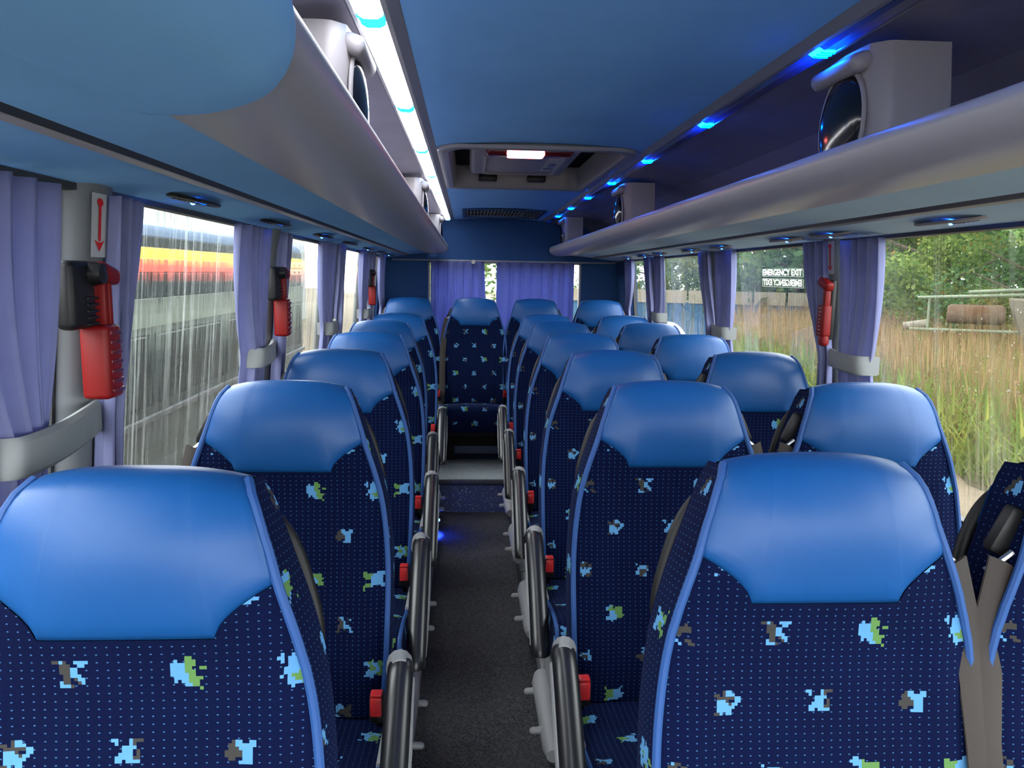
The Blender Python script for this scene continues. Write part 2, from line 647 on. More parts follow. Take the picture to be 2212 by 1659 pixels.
for side, nm in ((-1, 'wall_left'), (1, 'wall_right')):
    m = MB()
    wall_piece(m, side, YF, YB, -1.47, WBOT)
    wall_piece(m, side, YF, YB, WT, 0.5)
    w = struct(m.build(nm, M['wall'], smooth=False))
    for y in PIL[side]:
        m = MB()
        rows = []
        for q in range(9):
            z = lerp(WBOT, WT + 0.02, q / 8)
            rows.append([(wx(side, z) - side * d, y + e, z) for e, d in ((-0.062, -0.05), (-0.062, -0.012), (-0.055, 0.004), (-0.040, 0.014), (-0.018, 0.019), (0.018, 0.019), (0.040, 0.014), (0.055, 0.004), (0.062, -0.012), (0.062, -0.05))])
        m.grid(rows)
        m.build('pillar', M['wall'], w, loc=(0, 0, 0), ang=80)
    m = MB()
    wall_piece(m, side, 5.62, YB, WBOT, WT, 0.05)
    m.build('corner_panel', M['navy'], w, smooth=False, loc=(0, 0, 0))

# windows
wn = 1
for side in (-1, 1):
    edges = [YF] + PIL[side] + [5.67]
    for i in range(len(edges) - 1):
        y0 = edges[i] + (0.055 if i else 0)
        y1 = edges[i + 1] - 0.055
        fr = MB()
        off = side * 0.03
        for a, b, z0, z1 in ((y0, y1, WT - 0.018, WT), (y0, y1, WBOT, WBOT + 0.02), (y0, y0 + 0.018, WBOT, WT), (y1 - 0.018, y1, WBOT, WT)):
            pts = [(wx(side, z0) + off - 0.012, z0), (wx(side, z0) + off + 0.012, z0), (wx(side, z1) + off + 0.012, z1), (wx(side, z1) + off - 0.012, z1)]
            fr.prism(pts, 'Y', a, b)
        f = struct(fr.build('window_%d' % wn, M['darktrim'], smooth=False))
        m = MB()
        pts = [(wx(side, WBOT) + off - 0.002, WBOT + 0.01), (wx(side, WBOT) + off + 0.002, WBOT + 0.01), (wx(side, WT) + off + 0.002, WT - 0.01), (wx(side, WT) + off - 0.002, WT - 0.01)]
        # a single sheet of glass
        g = [[(pts[0][0], y0 + 0.01, pts[0][1]), (pts[0][0], y1 - 0.01, pts[0][1])], [(pts[3][0], y0 + 0.01, pts[3][1]), (pts[3][0], y1 - 0.01, pts[3][1])]]
        m.grid(g)
        m.build('pane', M['glassL'] if side < 0 else M['glassR'], f, smooth=False, loc=(0, 0, 0))
        wn += 1

# roof skin and lined ceiling
LZ = 0.392                        # height of the light strips
LXL, LXR = -0.15, 0.615
ceil_prof = []
for i in range(25):
    t = i / 24
    x = lerp(LXL + 0.044, LXR - 0.044, t)
    z = 0.404 + 0.014 * (1 - (2 * t - 1) ** 2)
    ceil_prof.append((x, z))
HX0, HX1, HY0, HY1 = -0.085, 0.545, 2.58, 3.78       # hatch opening


def ceil_z(x):
    t = (x - LXL - 0.044) / (LXR - LXL - 0.088)
    return 0.404 + 0.014 * (1 - (2 * t - 1) ** 2)


m = MB()
xs = sorted([p[0] for p in ceil_prof] + [HX0, HX1])
ys = [YF, 0.5, 1.6, HY0, HY1, 4.9, 5.6, YB]
pts = [[(x, y, ceil_z(x)) for x in xs] for y in ys]
b0 = len(m.v)
for r in pts:
    m.v += r
for i in range(len(ys) - 1):
    for j in range(len(xs) - 1):
        if HY0 <= ys[i] < HY1 and HX0 <= xs[j] < HX1:
            continue
        m.f.append([i * len(xs) + j, i * len(xs) + j + 1, (i + 1) * len(xs) + j + 1, (i + 1) * len(xs) + j])
ceiling = struct(m.build('ceiling', M['ceil']), 'blue fabric lined ceiling over the aisle')
m = MB()
prof = [(wx(-1, 0.5) - 0.05, 0.30), (wx(-1, 0.5) - 0.02, 0.52), (-0.25, 0.62), (0.25, 0.66), (0.8, 0.62), (wx(1, 0.5) + 0.02, 0.52), (wx(1, 0.5) + 0.05, 0.30)]
m.grid([[(x, YF, z) for x, z in prof], [(x, YB + 0.05, z) for x, z in prof]])
m.build('roof_skin', M['wall'], ceiling, smooth=False, loc=(0, 0, 0))

# rear wall with its window opening
RWX0, RWX1, RWZ0, RWZ1 = -0.31, 0.90, -0.50, 0.085
m = MB()
for x0, x1, z0, z1 in ((-0.75, RWX0, RWZ0, RWZ1), (RWX1, 1.3, RWZ0, RWZ1), (-0.75, 1.3, RWZ1, 0.5), (-0.75, 1.3, -1.47, RWZ0)):
    m.box(((x0 + x1) / 2, YB + 0.03, (z0 + z1) / 2), (x1 - x0, 0.06, z1 - z0))
wr = struct(m.build('wall_rear', M['navy'], smooth=False), 'navy fabric rear wall around the back window')
m = MB()
m.box((0.29, YB - 0.02, RWZ1 + 0.004), (1.75, 0.03, 0.012), 0.003)
m.build('curtain_rail', M['alu'], wr, loc=(0, 0, 0))
fr = MB()
for x0, x1, z0, z1 in ((RWX0, RWX1, RWZ1 - 0.015, RWZ1), (RWX0, RWX1, RWZ0, RWZ0 + 0.02), (RWX0, RWX0 + 0.015, RWZ0, RWZ1), (RWX1 - 0.015, RWX1, RWZ0, RWZ1)):
    fr.box(((x0 + x1) / 2, YB + 0.03, (z0 + z1) / 2), (x1 - x0, 0.05, z1 - z0))
f = struct(fr.build('window_%d' % wn, M['greyplastic'], smooth=False))
m = MB()
m.grid([[(RWX0, YB + 0.05, RWZ0), (RWX1, YB + 0.05, RWZ0)], [(RWX0, YB + 0.05, RWZ1), (RWX1, YB + 0.05, RWZ1)]])
m.build('pane', M['glassR'], f, smooth=False, loc=(0, 0, 0))

# =================================================================== LUGGAGE RACKS
def drop(y):
    return -0.005 * (y - 1.0)


def rack(side):
    left = side < 0
    c = 0.2325

    def mx(x):           # mirror a left-hand x for the right-hand rack
        return x if left else 2 * c - x
    wxl = (-0.625 if left else 2 * c - 1.18)
    # hand-fitted left profile; the outer half is stretched to reach the right wall
    def st(x):
        if left or x > -0.30:
            return mx(x)
        t = (-0.30 - x) / (-0.30 + 0.625)
        return lerp(mx(-0.30), 1.185, t)
    roll_p = smooth_tab([(-0.168, 0.214), (-0.158, 0.222), (-0.147, 0.216), (-0.142, 0.200), (-0.152, 0.178), (-0.185, 0.160), (-0.24, 0.155), (-0.30, 0.160), (-0.338, 0.168)], 64)
    base = (st(-0.35), 0.0, 0.16)
    t = thing('luggage_rack', 'grey rolled-edge luggage rack with blue underside above the %s windows' % ('left' if left else 'right'), 'luggage rack', base, 'overhead luggage racks')
    y0, y1 = (0.45 if left else YF), YB - 0.03
    ys = [y0 + (y1 - 0.35 - y0) * i / 16 for i in range(17)] + [y1 - 0.35 + 0.35 * math.sin(PI / 2 * i / 8) for i in range(1, 9)]

    def sweep(pts, thick=0.0, endround=True):
        rows = []
        for y in ys:
            k = 0.0
            if endround and y > y1 - 0.35:
                q = (y - (y1 - 0.35)) / 0.35
                k = 1 - math.sqrt(max(0, 1 - q * q * 0.92))
            row = []
            for x, z in pts:
                xx = lerp(x, -0.27, k * 0.9) if endround else x
                zz = lerp(z, 0.165, k * 0.9) if endround else z
                row.append((st(xx), y, zz + drop(y)))
            rows.append(row)
        return rows
    m = MB()
    m.grid(sweep(roll_p))
    m.build('rolled_front', M['roll'], t)
    # blue underside, trim strip, service panel, edge seal
    def ssweep(pts):
        return [[(st(x), y, z + drop(y)) for x, z in pts] for y in (YF, 0.5, 2, 3.5, 5, YB)]
    m = MB()
    m.grid(ssweep([(-0.30, 0.1655), (-0.345, 0.1675), (-0.40, 0.163), (-0.468, 0.155)]))
    m.build('underside_panel', M['rackblue'] if left else M['rack_lit'], t)
    m = MB()
    m.grid(ssweep([(-0.466, 0.160), (-0.468, 0.148), (-0.482, 0.146), (-0.486, 0.158)]))
    m.build('trim_strip', M['roll'] if left else M['greyplastic'], t, smooth=False)
    m = MB()
    m.grid(ssweep([(-0.455, 0.158), (-0.466, 0.1495)]))
    m.build('shadow_gap', M['darktrim'], t)
    m = MB()
    m.grid(ssweep([(-0.484, 0.151), (-0.55, 0.140), (-0.615, 0.129)]))
    m.build('service_panel', M['rackblue'] if left else M['rack_lit'], t)
    m = MB()
    m.grid(ssweep([(-0.612, 0.134), (-0.613, 0.119), (-0.628, 0.117), (-0.632, 0.13)]))
    m.build('edge_seal', M['darktrim'], t, smooth=False)
    # shelf and back of the rack
    m = MB()
    m.grid([[(st(x), y, z + drop(y)) for x, z in ((-0.166, 0.212), (-0.20, 0.19), (-0.40, 0.19), (-0.52, 0.215))] for y in (y0, 3, y1 - 0.08)])
    m.build('shelf', M['rackin'], t, smooth=False)
    m = MB()
    m.grid([[(st(x), y, z + drop(y)) for x, z in ((-0.52, 0.213), (-0.535, 0.26), (-0.53, 0.265), (-0.50, 0.33), (-0.42, 0.385), (-0.30, 0.41), (-0.17, 0.415))] for y in (y0 - 0.3, 3, YB)])
    m.build('back_panel', M['rackin'], t, smooth=False)
    m = MB()
    m.tube([(st(-0.531), y, 0.263 + drop(y)) for y in (y0, 3, y1)], 0.0025, 6)
    m.build('panel_seam', M['alu'], t)
    # service units: vents, reading lights
    for k, y in enumerate([1.62, 2.28, 3.0, 3.66, 4.36, 5.0, 5.5] if left else [1.72, 2.30, 2.62, 3.30, 3.75, 4.35, 4.75, 5.25]):
        cx, cz = st(-0.55), 0.1385 + drop(y)
        s_ = 1 if left else -1
        tilt = Matrix.Rotation(s_ * 0.168, 3, 'Y')
        m = MB()
        rings = []
        for rr, hh in ((1.0, 0.002), (0.97, -0.004), (0.86, -0.006), (0.80, -0.003), (0.0, -0.002)):
            ring = []
            for q in range(28):
                a = 2 * PI * q / 28
                p = tilt @ Vector((math.cos(a) * 0.036 * rr, math.sin(a) * 0.125 * rr, hh))
                ring.append((cx + p.x, y + p.y, cz + p.z))
            rings.append(ring)
        m.grid(rings, close_u=True)
        u = m.build('service_unit', M['shell'] if left else M['housing'], t)
        for nm, dy, rx, ry, mt in (('reading_lens', 0.028, 0.015, 0.026, 'lens_blue'), ('vent', -0.055, 0.022, 0.034, 'black'), ('vent', 0.075, 0.018, 0.018, 'black')):
            m = MB()
            rings = []
            for rr, hh in ((1.0, -0.002), (0.9, -0.0055), (0.0, -0.0065)):
                ring = []
                for q in range(18):
                    a = 2 * PI * q / 18
                    p = tilt @ Vector((math.cos(a) * rx * rr, dy + math.sin(a) * ry * rr, hh))
                    ring.append((cx + p.x, y + p.y, cz + p.z))
                rings.append(ring)
            m.grid(rings, close_u=True)
            o = m.build(nm, M[mt], u, loc=(0, 0, 0))
            if nm == 'vent' and ry > 0.03:
                m = MB()
                for q in range(4):
                    dx = -0.015 + 0.01 * q
                    p0 = tilt @ Vector((dx, dy - 0.028, -0.0075))
                    p1 = tilt @ Vector((dx + 0.006, dy + 0.028, -0.0075))
                    m.tube([(cx + p0.x, y + p0.y, cz + p0.z), (cx + p1.x, y + p1.y, cz + p1.z)], 0.0016, 6)
                m.build('vent_louvre', M['greyplastic'], u, loc=(0, 0, 0))
        if k % 2 == 0 or not left:
            m = MB()
            p = tilt @ Vector((0.0, -0.008, -0.006))
            m.ball((cx + p.x, y + p.y, cz + p.z), 0.0055)
            m.build('blue_led', M['spot_led'], u, loc=(0, 0, 0))
    return t


rackL = rack(-1)
rackR = rack(1)

# blue padded front end of the left rack: an oblique sleeve over the rolled edge
m = MB()
prof = smooth_tab([(-0.20, 0.235), (-0.158, 0.236), (-0.134, 0.222), (-0.127, 0.198), (-0.140, 0.170), (-0.178, 0.148), (-0.24, 0.142), (-0.30, 0.148), (-0.352, 0.158)], 56)
rows = []
ne = len(prof) - 1
for q, off in ((-1.2, 1.0), (-0.5, 1.0), (0.0, 1.0), (0.3, 1.0), (0.7, 1.0), (0.9, 0.97), (0.96, 0.85), (0.99, 0.6), (1.0, 0.0)):
    row = []
    for i, (x, z) in enumerate(prof):
        t = i / ne
        ye = lerp(0.47, 0.90, max(0.0, (t - 0.15) / 0.85) ** 0.8)
        y = q if q < 0 else lerp(0.0, ye, q)
        cx, cz = -0.24, 0.20
        row.append((lerp(cx, x, 0.88 + 0.12 * off), y, lerp(cz, z, 0.72 + 0.28 * off) + drop(y)))
    rows.append(row)
m.grid(rows)
o = m.build('padded_locker', M['rackblue'])
tag(o, 'rounded blue padded locker end at the upper left, before the grey rack', 'locker')

# =================================================================== LIGHT STRIPS
def strip(side):
    left = side < 0
    x = LXL if left else LXR
    s = 1 if left else -1
    lab = 'bright white light strip with cyan joints along the left ceiling edge' if left else 'unlit ceiling strip with blue diode clusters along the right ceiling edge'
    t = thing('light_strip', lab, 'light strip', (x, 0, LZ))
    m = MB()
    prof = [(-0.045, 0.020), (-0.034, 0.002), (-0.028, 0.002), (-0.026, 0.012), (0.016, 0.012), (0.018, -0.001), (0.026, 0.0), (0.048, 0.016), (0.055, 0.026), (0.0, 0.03)]
    m.prism([(x + s * a, LZ + b) for a, b in prof], 'Y', YF, YB - 0.12)
    m.build('extrusion', M['alu'], t, smooth=False)
    ys = [1.38 + 0.665 * i for i in range(-3, 8)]
    if left:
        ys = [1.30 + 0.665 * i for i in range(-3, 8)]
    ys = [y for y in ys if y < YB - 0.14]
    bnd = [YF] + ys + [YB - 0.14]

    def lens(y0, y1, name, mt, lift=0.0):
        m = MB()
        rows = []
        for y in (y0, y1):
            rows.append([(x + s * a, y, LZ + b) for a, b in ((-0.025, 0.010), (-0.024, 0.001 - lift), (-0.015, -0.004 - lift), (0.006, -0.004 - lift), (0.015, 0.001 - lift), (0.016, 0.010))])
        m.grid(rows)
        for r in (0, 1):
            m.f.append([r * 6 + i for i in range(6)])
        return m.build(name, M[mt], t, smooth=False)
    for i in range(len(bnd) - 1):
        w = 0.022
        if left:
            lens(bnd[i] + (w if i else 0), bnd[i + 1] - w, 'diffuser', 'white_led')
        else:
            lens(bnd[i] + (w if i else 0), bnd[i + 1] - w, 'diffuser', 'strip_off')
        if i:
            if left:
                lens(bnd[i] - w + 0.002, bnd[i] + w - 0.002, 'joint', 'cyan_led', 0.0012)
            else:
                j = lens(bnd[i] - w + 0.001, bnd[i] + w - 0.001, 'joint', 'cyan_led', 0.0012)
                for q in (-1, 0, 1):
                    m = MB()
                    m.box((x - 0.004 * s, bnd[i] + q * 0.014, LZ - 0.005), (0.026, 0.004, 0.004), 0.001)
                    m.build('diode', M['blue_led'], j, loc=(0, 0, 0))


strip(-1)
strip(1)

# =================================================================== SPEAKERS IN THE RACKS
def speaker(side, y, label):
    s = 1 if side < 0 else -1          # direction towards the aisle in x
    xf = -0.195 if side < 0 else 0.66
    zb, zt = 0.19 + drop(y), 0.385
    t = thing('speaker_housing', label, 'speaker', (xf - s * 0.06, y, zb), 'speakers in the racks')
    m = MB()
    rows = []
    for i in range(9):
        q = i / 8
        z = lerp(zb, zt, q)
        out = 0.0 if q < 0.62 else 0.0
        hw = 0.105 - 0.012 * abs(2 * q - 1)
        d = 0.125
        pr = [(-d, -hw), (-d * 0.25, -hw), (-0.02, -hw * 0.97), (0.0 + out, -hw * 0.75), (0.005 + out, 0), (0.0 + out, hw * 0.75), (-0.02, hw * 0.97), (-d, hw)]
        rows.append([(xf + s * a, y + b, z) for a, b in pr])
    m.grid(rows, close_u=True)
    m.f.append(list(range(8)))
    m.f.append(list(range(64, 72)))
    m.build('housing', M['housing'], t)
    m = MB()
    m.box((xf + s * 0.008, y + 0.01, zt - 0.026), (0.042, 0.17, 0.032), 0.014, Matrix.Rotation(s * 0.35, 3, 'Y'), 3)
    m.build('visor', M['housing'], t)
    m = MB()
    m.ball((xf + s * 0.004, y, zb + 0.078), 1.0, (0.020, 0.078, 0.088), 22, 14)
    m.build('speaker_cone_cover', M['gloss_black'], t)
    m = MB()
    path = [(xf + s * 0.006, y + 0.079 * math.cos(a * PI / 14), zb + 0.078 + 0.091 * math.sin(a * PI / 14)) for a in range(29)]
    m.tube(path, 0.004, 6, cap=False)
    m.build('bezel_ring', M['housing'], t)


for side, nm in ((-1, 'left'), (1, 'right')):
    for y, w in ((1.37, 'nearest'), (3.38, 'middle'), (5.42, 'rearmost')):
        speaker(side, y, 'grey housing with black oval speaker in the %s rack, %s of three' % (nm, w))

# =================================================================== ROOF HATCH AND GRILLE
t = thing('roof_hatch', 'grey framed roof hatch with red lamp in the blue ceiling', 'roof hatch', ((HX0 + HX1) / 2, (HY0 + HY1) / 2, 0.40))


def rrect(x0, x1, y0, y1, r, n=5):
    o = []
    for cx, cy, a0 in ((x1 - r, y1 - r, 0), (x0 + r, y1 - r, 90), (x0 + r, y0 + r, 180), (x1 - r, y0 + r, 270)):
        for i in range(n + 1):
            a = math.radians(a0 + 90 * i / n)
            o.append((cx + r * math.cos(a), cy + r * math.sin(a)))
    return o


def hz(x, dz):
    return ceil_z(min(max(x, LXL + 0.044), LXR - 0.044)) + dz


m = MB()
rings = []
for ins, dz in ((-0.022, -0.001), (-0.018, -0.012), (0.0, -0.016), (0.016, -0.013), (0.022, 0.0), (0.028, 0.085)):
    rings.append([(x, y, hz(x, dz)) for x, y in rrect(HX0 + ins, HX1 - ins, HY0 + ins, HY1 - ins, 0.07)])
m.grid(rings, close_u=True)
m.build('frame', M['alu'], t)
m = MB()
m.box(((HX0 + HX1) / 2, (HY0 + HY1) / 2, 0.509), (0.60, 1.17, 0.01))
m.build('hatch_well', M['black'], t, smooth=False)
m = MB()
m.box((0.215, 3.19, 0.467), (0.42, 0.82, 0.05), 0.022, seg=3)
lid = m.build('lid', M['housing'], t)
m = MB()
rings = []
for ins, dz in ((0, 0.0), (0.006, -0.008), (0.014, -0.008), (0.02, 0.004)):
    rings.append([(x, y, 0.442 + dz) for x, y in rrect(0.055 + ins, 0.385 - ins, 2.99 + ins, 3.54 - ins, 0.03)])
m.grid(rings, close_u=True)
m.build('lid_recess_rim', M['alu'], lid, loc=(0, 0, 0))
m = MB()
m.box((0.34, 3.24, 0.4405), (0.06, 0.36, 0.003))
m.build('notice_label', M['white'], lid, smooth=False, loc=(0, 0, 0))
m = MB()
m.box((0.34, 3.24, 0.4385), (0.028, 0.10, 0.002))
m.box((0.335, 3.34, 0.4385), (0.04, 0.03, 0.002))
m.build('notice_print', M['gloss_black'], lid, smooth=False, loc=(0, 0, 0))
m = MB()
m.box((0.215, 2.80, 0.424), (0.31, 0.07, 0.034), 0.016, seg=3)
lamp = m.build('lamp_lens', M['red_dark'], t)
m = MB()
m.box((0.20, 2.797, 0.420), (0.14, 0.072, 0.032), 0.014, seg=3)
m.build('lit_bulb', M['red_lamp'], lamp, loc=(0, 0, 0))
for x in (0.09, 0.315):
    m = MB()
    m.box((x, 3.66, 0.434), (0.085, 0.06, 0.03), 0.006)
    m.box((x, 3.62, 0.452), (0.05, 0.05, 0.02), 0.005)
    m.build('latch', M['shell'], t)

t = thing('ceiling_grille', 'dark slatted air grille in the ceiling before the rear wall', 'air grille', (0.24, 5.48, 0.40))


def gz(x, y):
    return ceil_z(x) - 0.004


m = MB()
rings = []
for ins, dz in ((0, 0.004), (0.004, -0.006), (0.022, -0.006), (0.026, 0.0)):
    rings.append([(x, y, gz(x, 5.5) + dz) for x, y in rrect(-0.04 + ins, 0.52 - ins, 5.12 + ins, 5.84 - ins, 0.02, 3)])
m.grid(rings, close_u=True)
m.build('frame', M['navy'], t)
m = MB()
m.grid([[(x, y, gz(x, 5.5) + 0.003) for x in [-0.02 + 0.052 * i for i in range(11)]] for y in (5.14, 5.82)])
m.build('backing', M['black'], t)
for i in range(22):
    x = -0.005 + 0.0232 * i
    m = MB()
    m.box((x, 5.48, gz(x, 5.5) - 0.006), (0.004, 0.67, 0.014))
    m.build('slat', M['greyplastic'], t, smooth=False)
for j in range(2):
    y = 5.36 + 0.24 * j
    m = MB()
    m.tube([(x, y, gz(x, 5.5) - 0.006) for x in (0.0, 0.12, 0.24, 0.36, 0.48)], 0.003, 6)
    m.build('cross_bar', M['greyplastic'], t)

# =================================================================== SEATS
TH = math.atan(0.10 / 0.717)      # recline
TOPZ = 1.167                       # head top above the platform
BACK_L = 0.735


def wid(s):
    return interp(WTAB, s)


WTAB = smooth_tab([(0.0, 0.125), (0.03, 0.141), (0.08, 0.157), (0.13, 0.172), (0.20, 0.194), (0.28, 0.212), (0.40, 0.223), (0.55, 0.223), (0.66, 0.218), (0.735, 0.209)], 60)
NTAB = smooth_tab([(0.0, 0.0), (0.012, 0.022), (0.035, 0.038), (0.08, 0.050), (0.13, 0.049), (0.18, 0.040), (0.22, 0.030), (0.30, 0.022), (0.42, 0.024), (0.54, 0.036), (0.64, 0.036), (0.735, 0.020)], 80)


def back_pt(x, s, n):
    """point on the backrest in seat coordinates: s down from the head, n forward of the back plane"""
    sy, cy = math.sin(TH), math.cos(TH)
    y = 0.10 - s * sy - n * cy
    z = TOPZ - s * cy + n * sy
    return (x, y, z)


def front(u, s):
    s2 = s + 0.013 * abs(u) ** 2.8 * max(0.0, 1 - s / 0.25)
    n = interp(NTAB, s)
    hump = 0.020 * max(0.0, 1 - abs(s - 0.09) / 0.13)
    bol = 0.008 * math.exp(-((abs(u) - 0.8) / 0.16) ** 2) * (1 if s > 0.24 else 0)
    n2 = n - (0.010 + hump) * abs(u) ** 2.6 + bol
    return (u * wid(s), s2, n2)


U1 = 0.53


def tb(u):
    a = abs(u)
    if a <= U1:
        return 0.198
    q = (a - U1) / (1 - U1)
    return lerp(0.198, 0.128, 1 - (1 - q) ** 1.9 * 1.0 if False else q ** 0.62)


US = [-1, -0.985, -0.96, -0.92, -0.86, -0.80, -0.74, -0.68, -0.63, -0.58, -U1 - 0.002, -U1, -0.42, -0.3, -0.15, 0.0, 0.15, 0.3, 0.42, U1, U1 + 0.002, 0.58, 0.63, 0.68, 0.74, 0.80, 0.86, 0.92, 0.96, 0.985, 1]


def headrest_mesh():
    m = MB()
    rows = []
    vs = [0, 0.03, 0.07, 0.12, 0.18, 0.25, 0.33, 0.42, 0.52, 0.62, 0.72, 0.82, 0.90, 0.96, 1.0]
    # roll-over to the back of the head
    for s, n, k in ((0.10, -0.085, 1.0), (0.045, -0.083, 0.99), (0.014, -0.070, 0.97), (0.002, -0.045, 0.98), (-0.002, -0.02, 0.99)):
        w = wid(max(0, s))
        rows.append([back_pt(u * w * k, s + 0.013 * abs(u) ** 2.8, n - 0.004 * abs(u) ** 2.6) for u in US])
    for v in vs:
        row = []
        for u in US:
            s = v * tb(u)
            x, s2, n = front(u, s)
            e = math.sin(PI * min(1, max(0, v))) * 0.004
            lip = -0.006 * max(0, (v - 0.9) / 0.1) ** 2
            edge = -0.004 * max(0, (abs(u) - 0.96) / 0.04) ** 2
            row.append(back_pt(x, s2, n + e + 0.004 + lip + edge))
        rows.append(row)
    # tuck under the fabric
    rows.append([back_pt(front(u, tb(u))[0], front(u, tb(u))[1], front(u, tb(u))[2] - 0.01) for u in US])
    m.grid(rows)
    return m


def backrest_mesh():
    m = MB()
    rows, uvs = [], []
    for i in range(31):
        v = i / 30
        row, uv = [], []
        for u in US:
            s = tb(u) + v * (BACK_L - tb(u))
            x, s2, n = front(u, s)
            row.append(back_pt(x, s2, n))
            uv.append((x + 0.066, -s2))
        rows.append(row)
        uvs.append(uv)
    m.grid(rows, uvs)
    for sg in (-1, 1):                      # flanks
        rows, uvs = [], []
        for i in range(34):
            s = 0.004 + (BACK_L - 0.004) * i / 33
            x, s2, n = front(sg, s)
            row, uv = [], []
            for q in range(6):
                t = q / 5
                nn = lerp(n, -0.078, t)
                xx = x + sg * 0.007 * math.sin(t * PI * 0.6) * min(1, s / 0.15)
                row.append(back_pt(xx, s2, nn))
                uv.append((sg * 0.31 + 0.09 * t, -s2))
            rows.append(row)
            uvs.append(uv)
        m.grid(rows, uvs)
    return m


def pipe_mesh(sg):
    m = MB()
    path = []
    for i in range(44):
        s = 0.002 + (BACK_L - 0.01) * i / 43
        x, s2, n = front(sg, s)
        path.append(back_pt(x + sg * 0.002, s2, n + 0.001))
    m.tube(path, 0.0062, 8)
    return m


def shell_mesh():
    m = MB()
    rows = []
    for i in range(18):
        s = 0.02 + (BACK_L + 0.02) * i / 17
        w = wid(min(s, BACK_L)) + 0.005 * min(1, s / 0.15)
        row = []
        for q in range(13):
            u = -1 + 2 * q / 12
            row.append(back_pt(u * w, s + 0.013 * abs(u) ** 2.8 * max(0, 1 - s / 0.25), -0.079 - 0.022 * (1 - abs(u) ** 3)))
        rows.append(row)
    m.grid(rows)
    return m


CP = smooth_tab([(0.03, 0.440), (-0.05, 0.440), (-0.18, 0.452), (-0.32, 0.480), (-0.405, 0.492), (-0.448, 0.482), (-0.470, 0.450), (-0.474, 0.405), (-0.462, 0.345), (-0.445, 0.315)], 54)
CW = 0.228


def cushion_mesh():
    m = MB()
    L = [0]
    for a, b in zip(CP, CP[1:]):
        L.append(L[-1] + math.hypot(b[0] - a[0], b[1] - a[1]))
    cu = [-1, -0.97, -0.9, -0.7, -0.45, -0.2, 0, 0.2, 0.45, 0.7, 0.9, 0.97, 1]
    rows, uvs = [], []
    for (y, z), l in zip(CP, L):
        row, uv = [], []
        for u in cu:
            d = 0.012 * abs(u) ** 3
            row.append((u * CW * (1 - 0.05 * max(0, l - 0.5)), y + d * 0.6 * (1 if z < 0.46 and y < -0.4 else 0), z - d * (1 if y > -0.44 else 0.2)))
            uv.append((u * CW + 0.066, l + 0.03))
        rows.append(row)
        uvs.append(uv)
    m.grid(rows, uvs)
    for sg in (-1, 1):
        rows, uvs = [], []
        for (y, z), l in zip(CP, L):
            row, uv = [], []
            x0 = sg * CW * (1 - 0.05 * max(0, l - 0.5))
            for q in range(4):
                t = q / 3
                yy = lerp(y + (0.012 * 0.6 if z < 0.46 and y < -0.4 else 0), lerp(-0.05, y, 0.80), t)
                zz = lerp(z - 0.012 * (1 if y > -0.44 else 0.2), 0.335 if y > -0.43 else min(z, 0.335), t)
                row.append((x0 + sg * 0.006 * math.sin(PI * t), yy, zz))
                uv.append((yy + 0.5, zz))
            rows.append(row)
            uvs.append(uv)
        m.grid(rows, uvs)
    m.grid([[(-CW * 0.98, -0.445, 0.316), (CW * 0.98, -0.445, 0.316)], [(-CW * 0.98, 0.03, 0.335), (CW * 0.98, 0.03, 0.335)]], [[(0, 0), (0.4, 0)], [(0, 0.4), (0.4, 0.4)]])
    return m


def cpipe_mesh(sg):
    m = MB()
    path = []
    for (y, z) in CP[2:]:
        path.append((sg * (CW + 0.001), y + (0.005 if z < 0.46 and y < -0.4 else 0), z - 0.011 * (1 if y > -0.44 else 0.2)))
    m.tube(path, 0.0055, 8)
    return m


def base_mesh(sg, zlow):
    """light grey seat base with the panel on the aisle side"""
    m = MB()
    m.box((0, -0.22, 0.305), (0.40, 0.40, 0.045), 0.012)
    poly = [(-0.40, 0.325), (-0.02, 0.325), (0.02, 0.20), (0.02, zlow + 0.02), (-0.06, zlow), (-0.34, zlow), (-0.40, zlow + 0.03), (-0.36, 0.18)]
    m.prism(poly, 'X', sg * 0.185, sg * 0.210)
    m.box((-sg * 0.16, -0.2, (0.30 + zlow) / 2), (0.05, 0.20, 0.30 - zlow), 0.01)
    return m


def foot_mesh(sg):
    m = MB()
    m.tube([(sg * 0.225, -0.44, 0.10), (sg * 0.225, -0.41, 0.105), (sg * 0.225, -0.10, 0.125), (sg * 0.225, -0.06, 0.125)], [0.022, 0.030, 0.034, 0.026], 12)
    return m


def knob_mesh(sg, y):
    m = MB()
    m.tube([(sg * 0.245, y, 0.115), (sg * 0.268, y, 0.114), (sg * 0.272, y, 0.114), (sg * 0.282, y, 0.113), (sg * 0.286, y, 0.113)], [0.013, 0.010, 0.011, 0.009, 0.004], 10)
    return m


def armrest_mesh(sg):
    m = MB()
    P = smooth_tab([(-0.135, 0.615), (-0.165, 0.625), (-0.22, 0.59), (-0.30, 0.52), (-0.37, 0.452), (-0.418, 0.405), (-0.425, 0.385)], 30)
    path = [(sg * 0.268, y, z) for y, z in P]
    n = len(path)
    R = [0.026 * min(1.0, 0.35 + 1.6 * math.sin(PI * min(i, n - 1 - i) / (n - 1)) ** 0.6) for i in range(n)]
    m.tube(path, R, 22, flat=1.0)
    return m


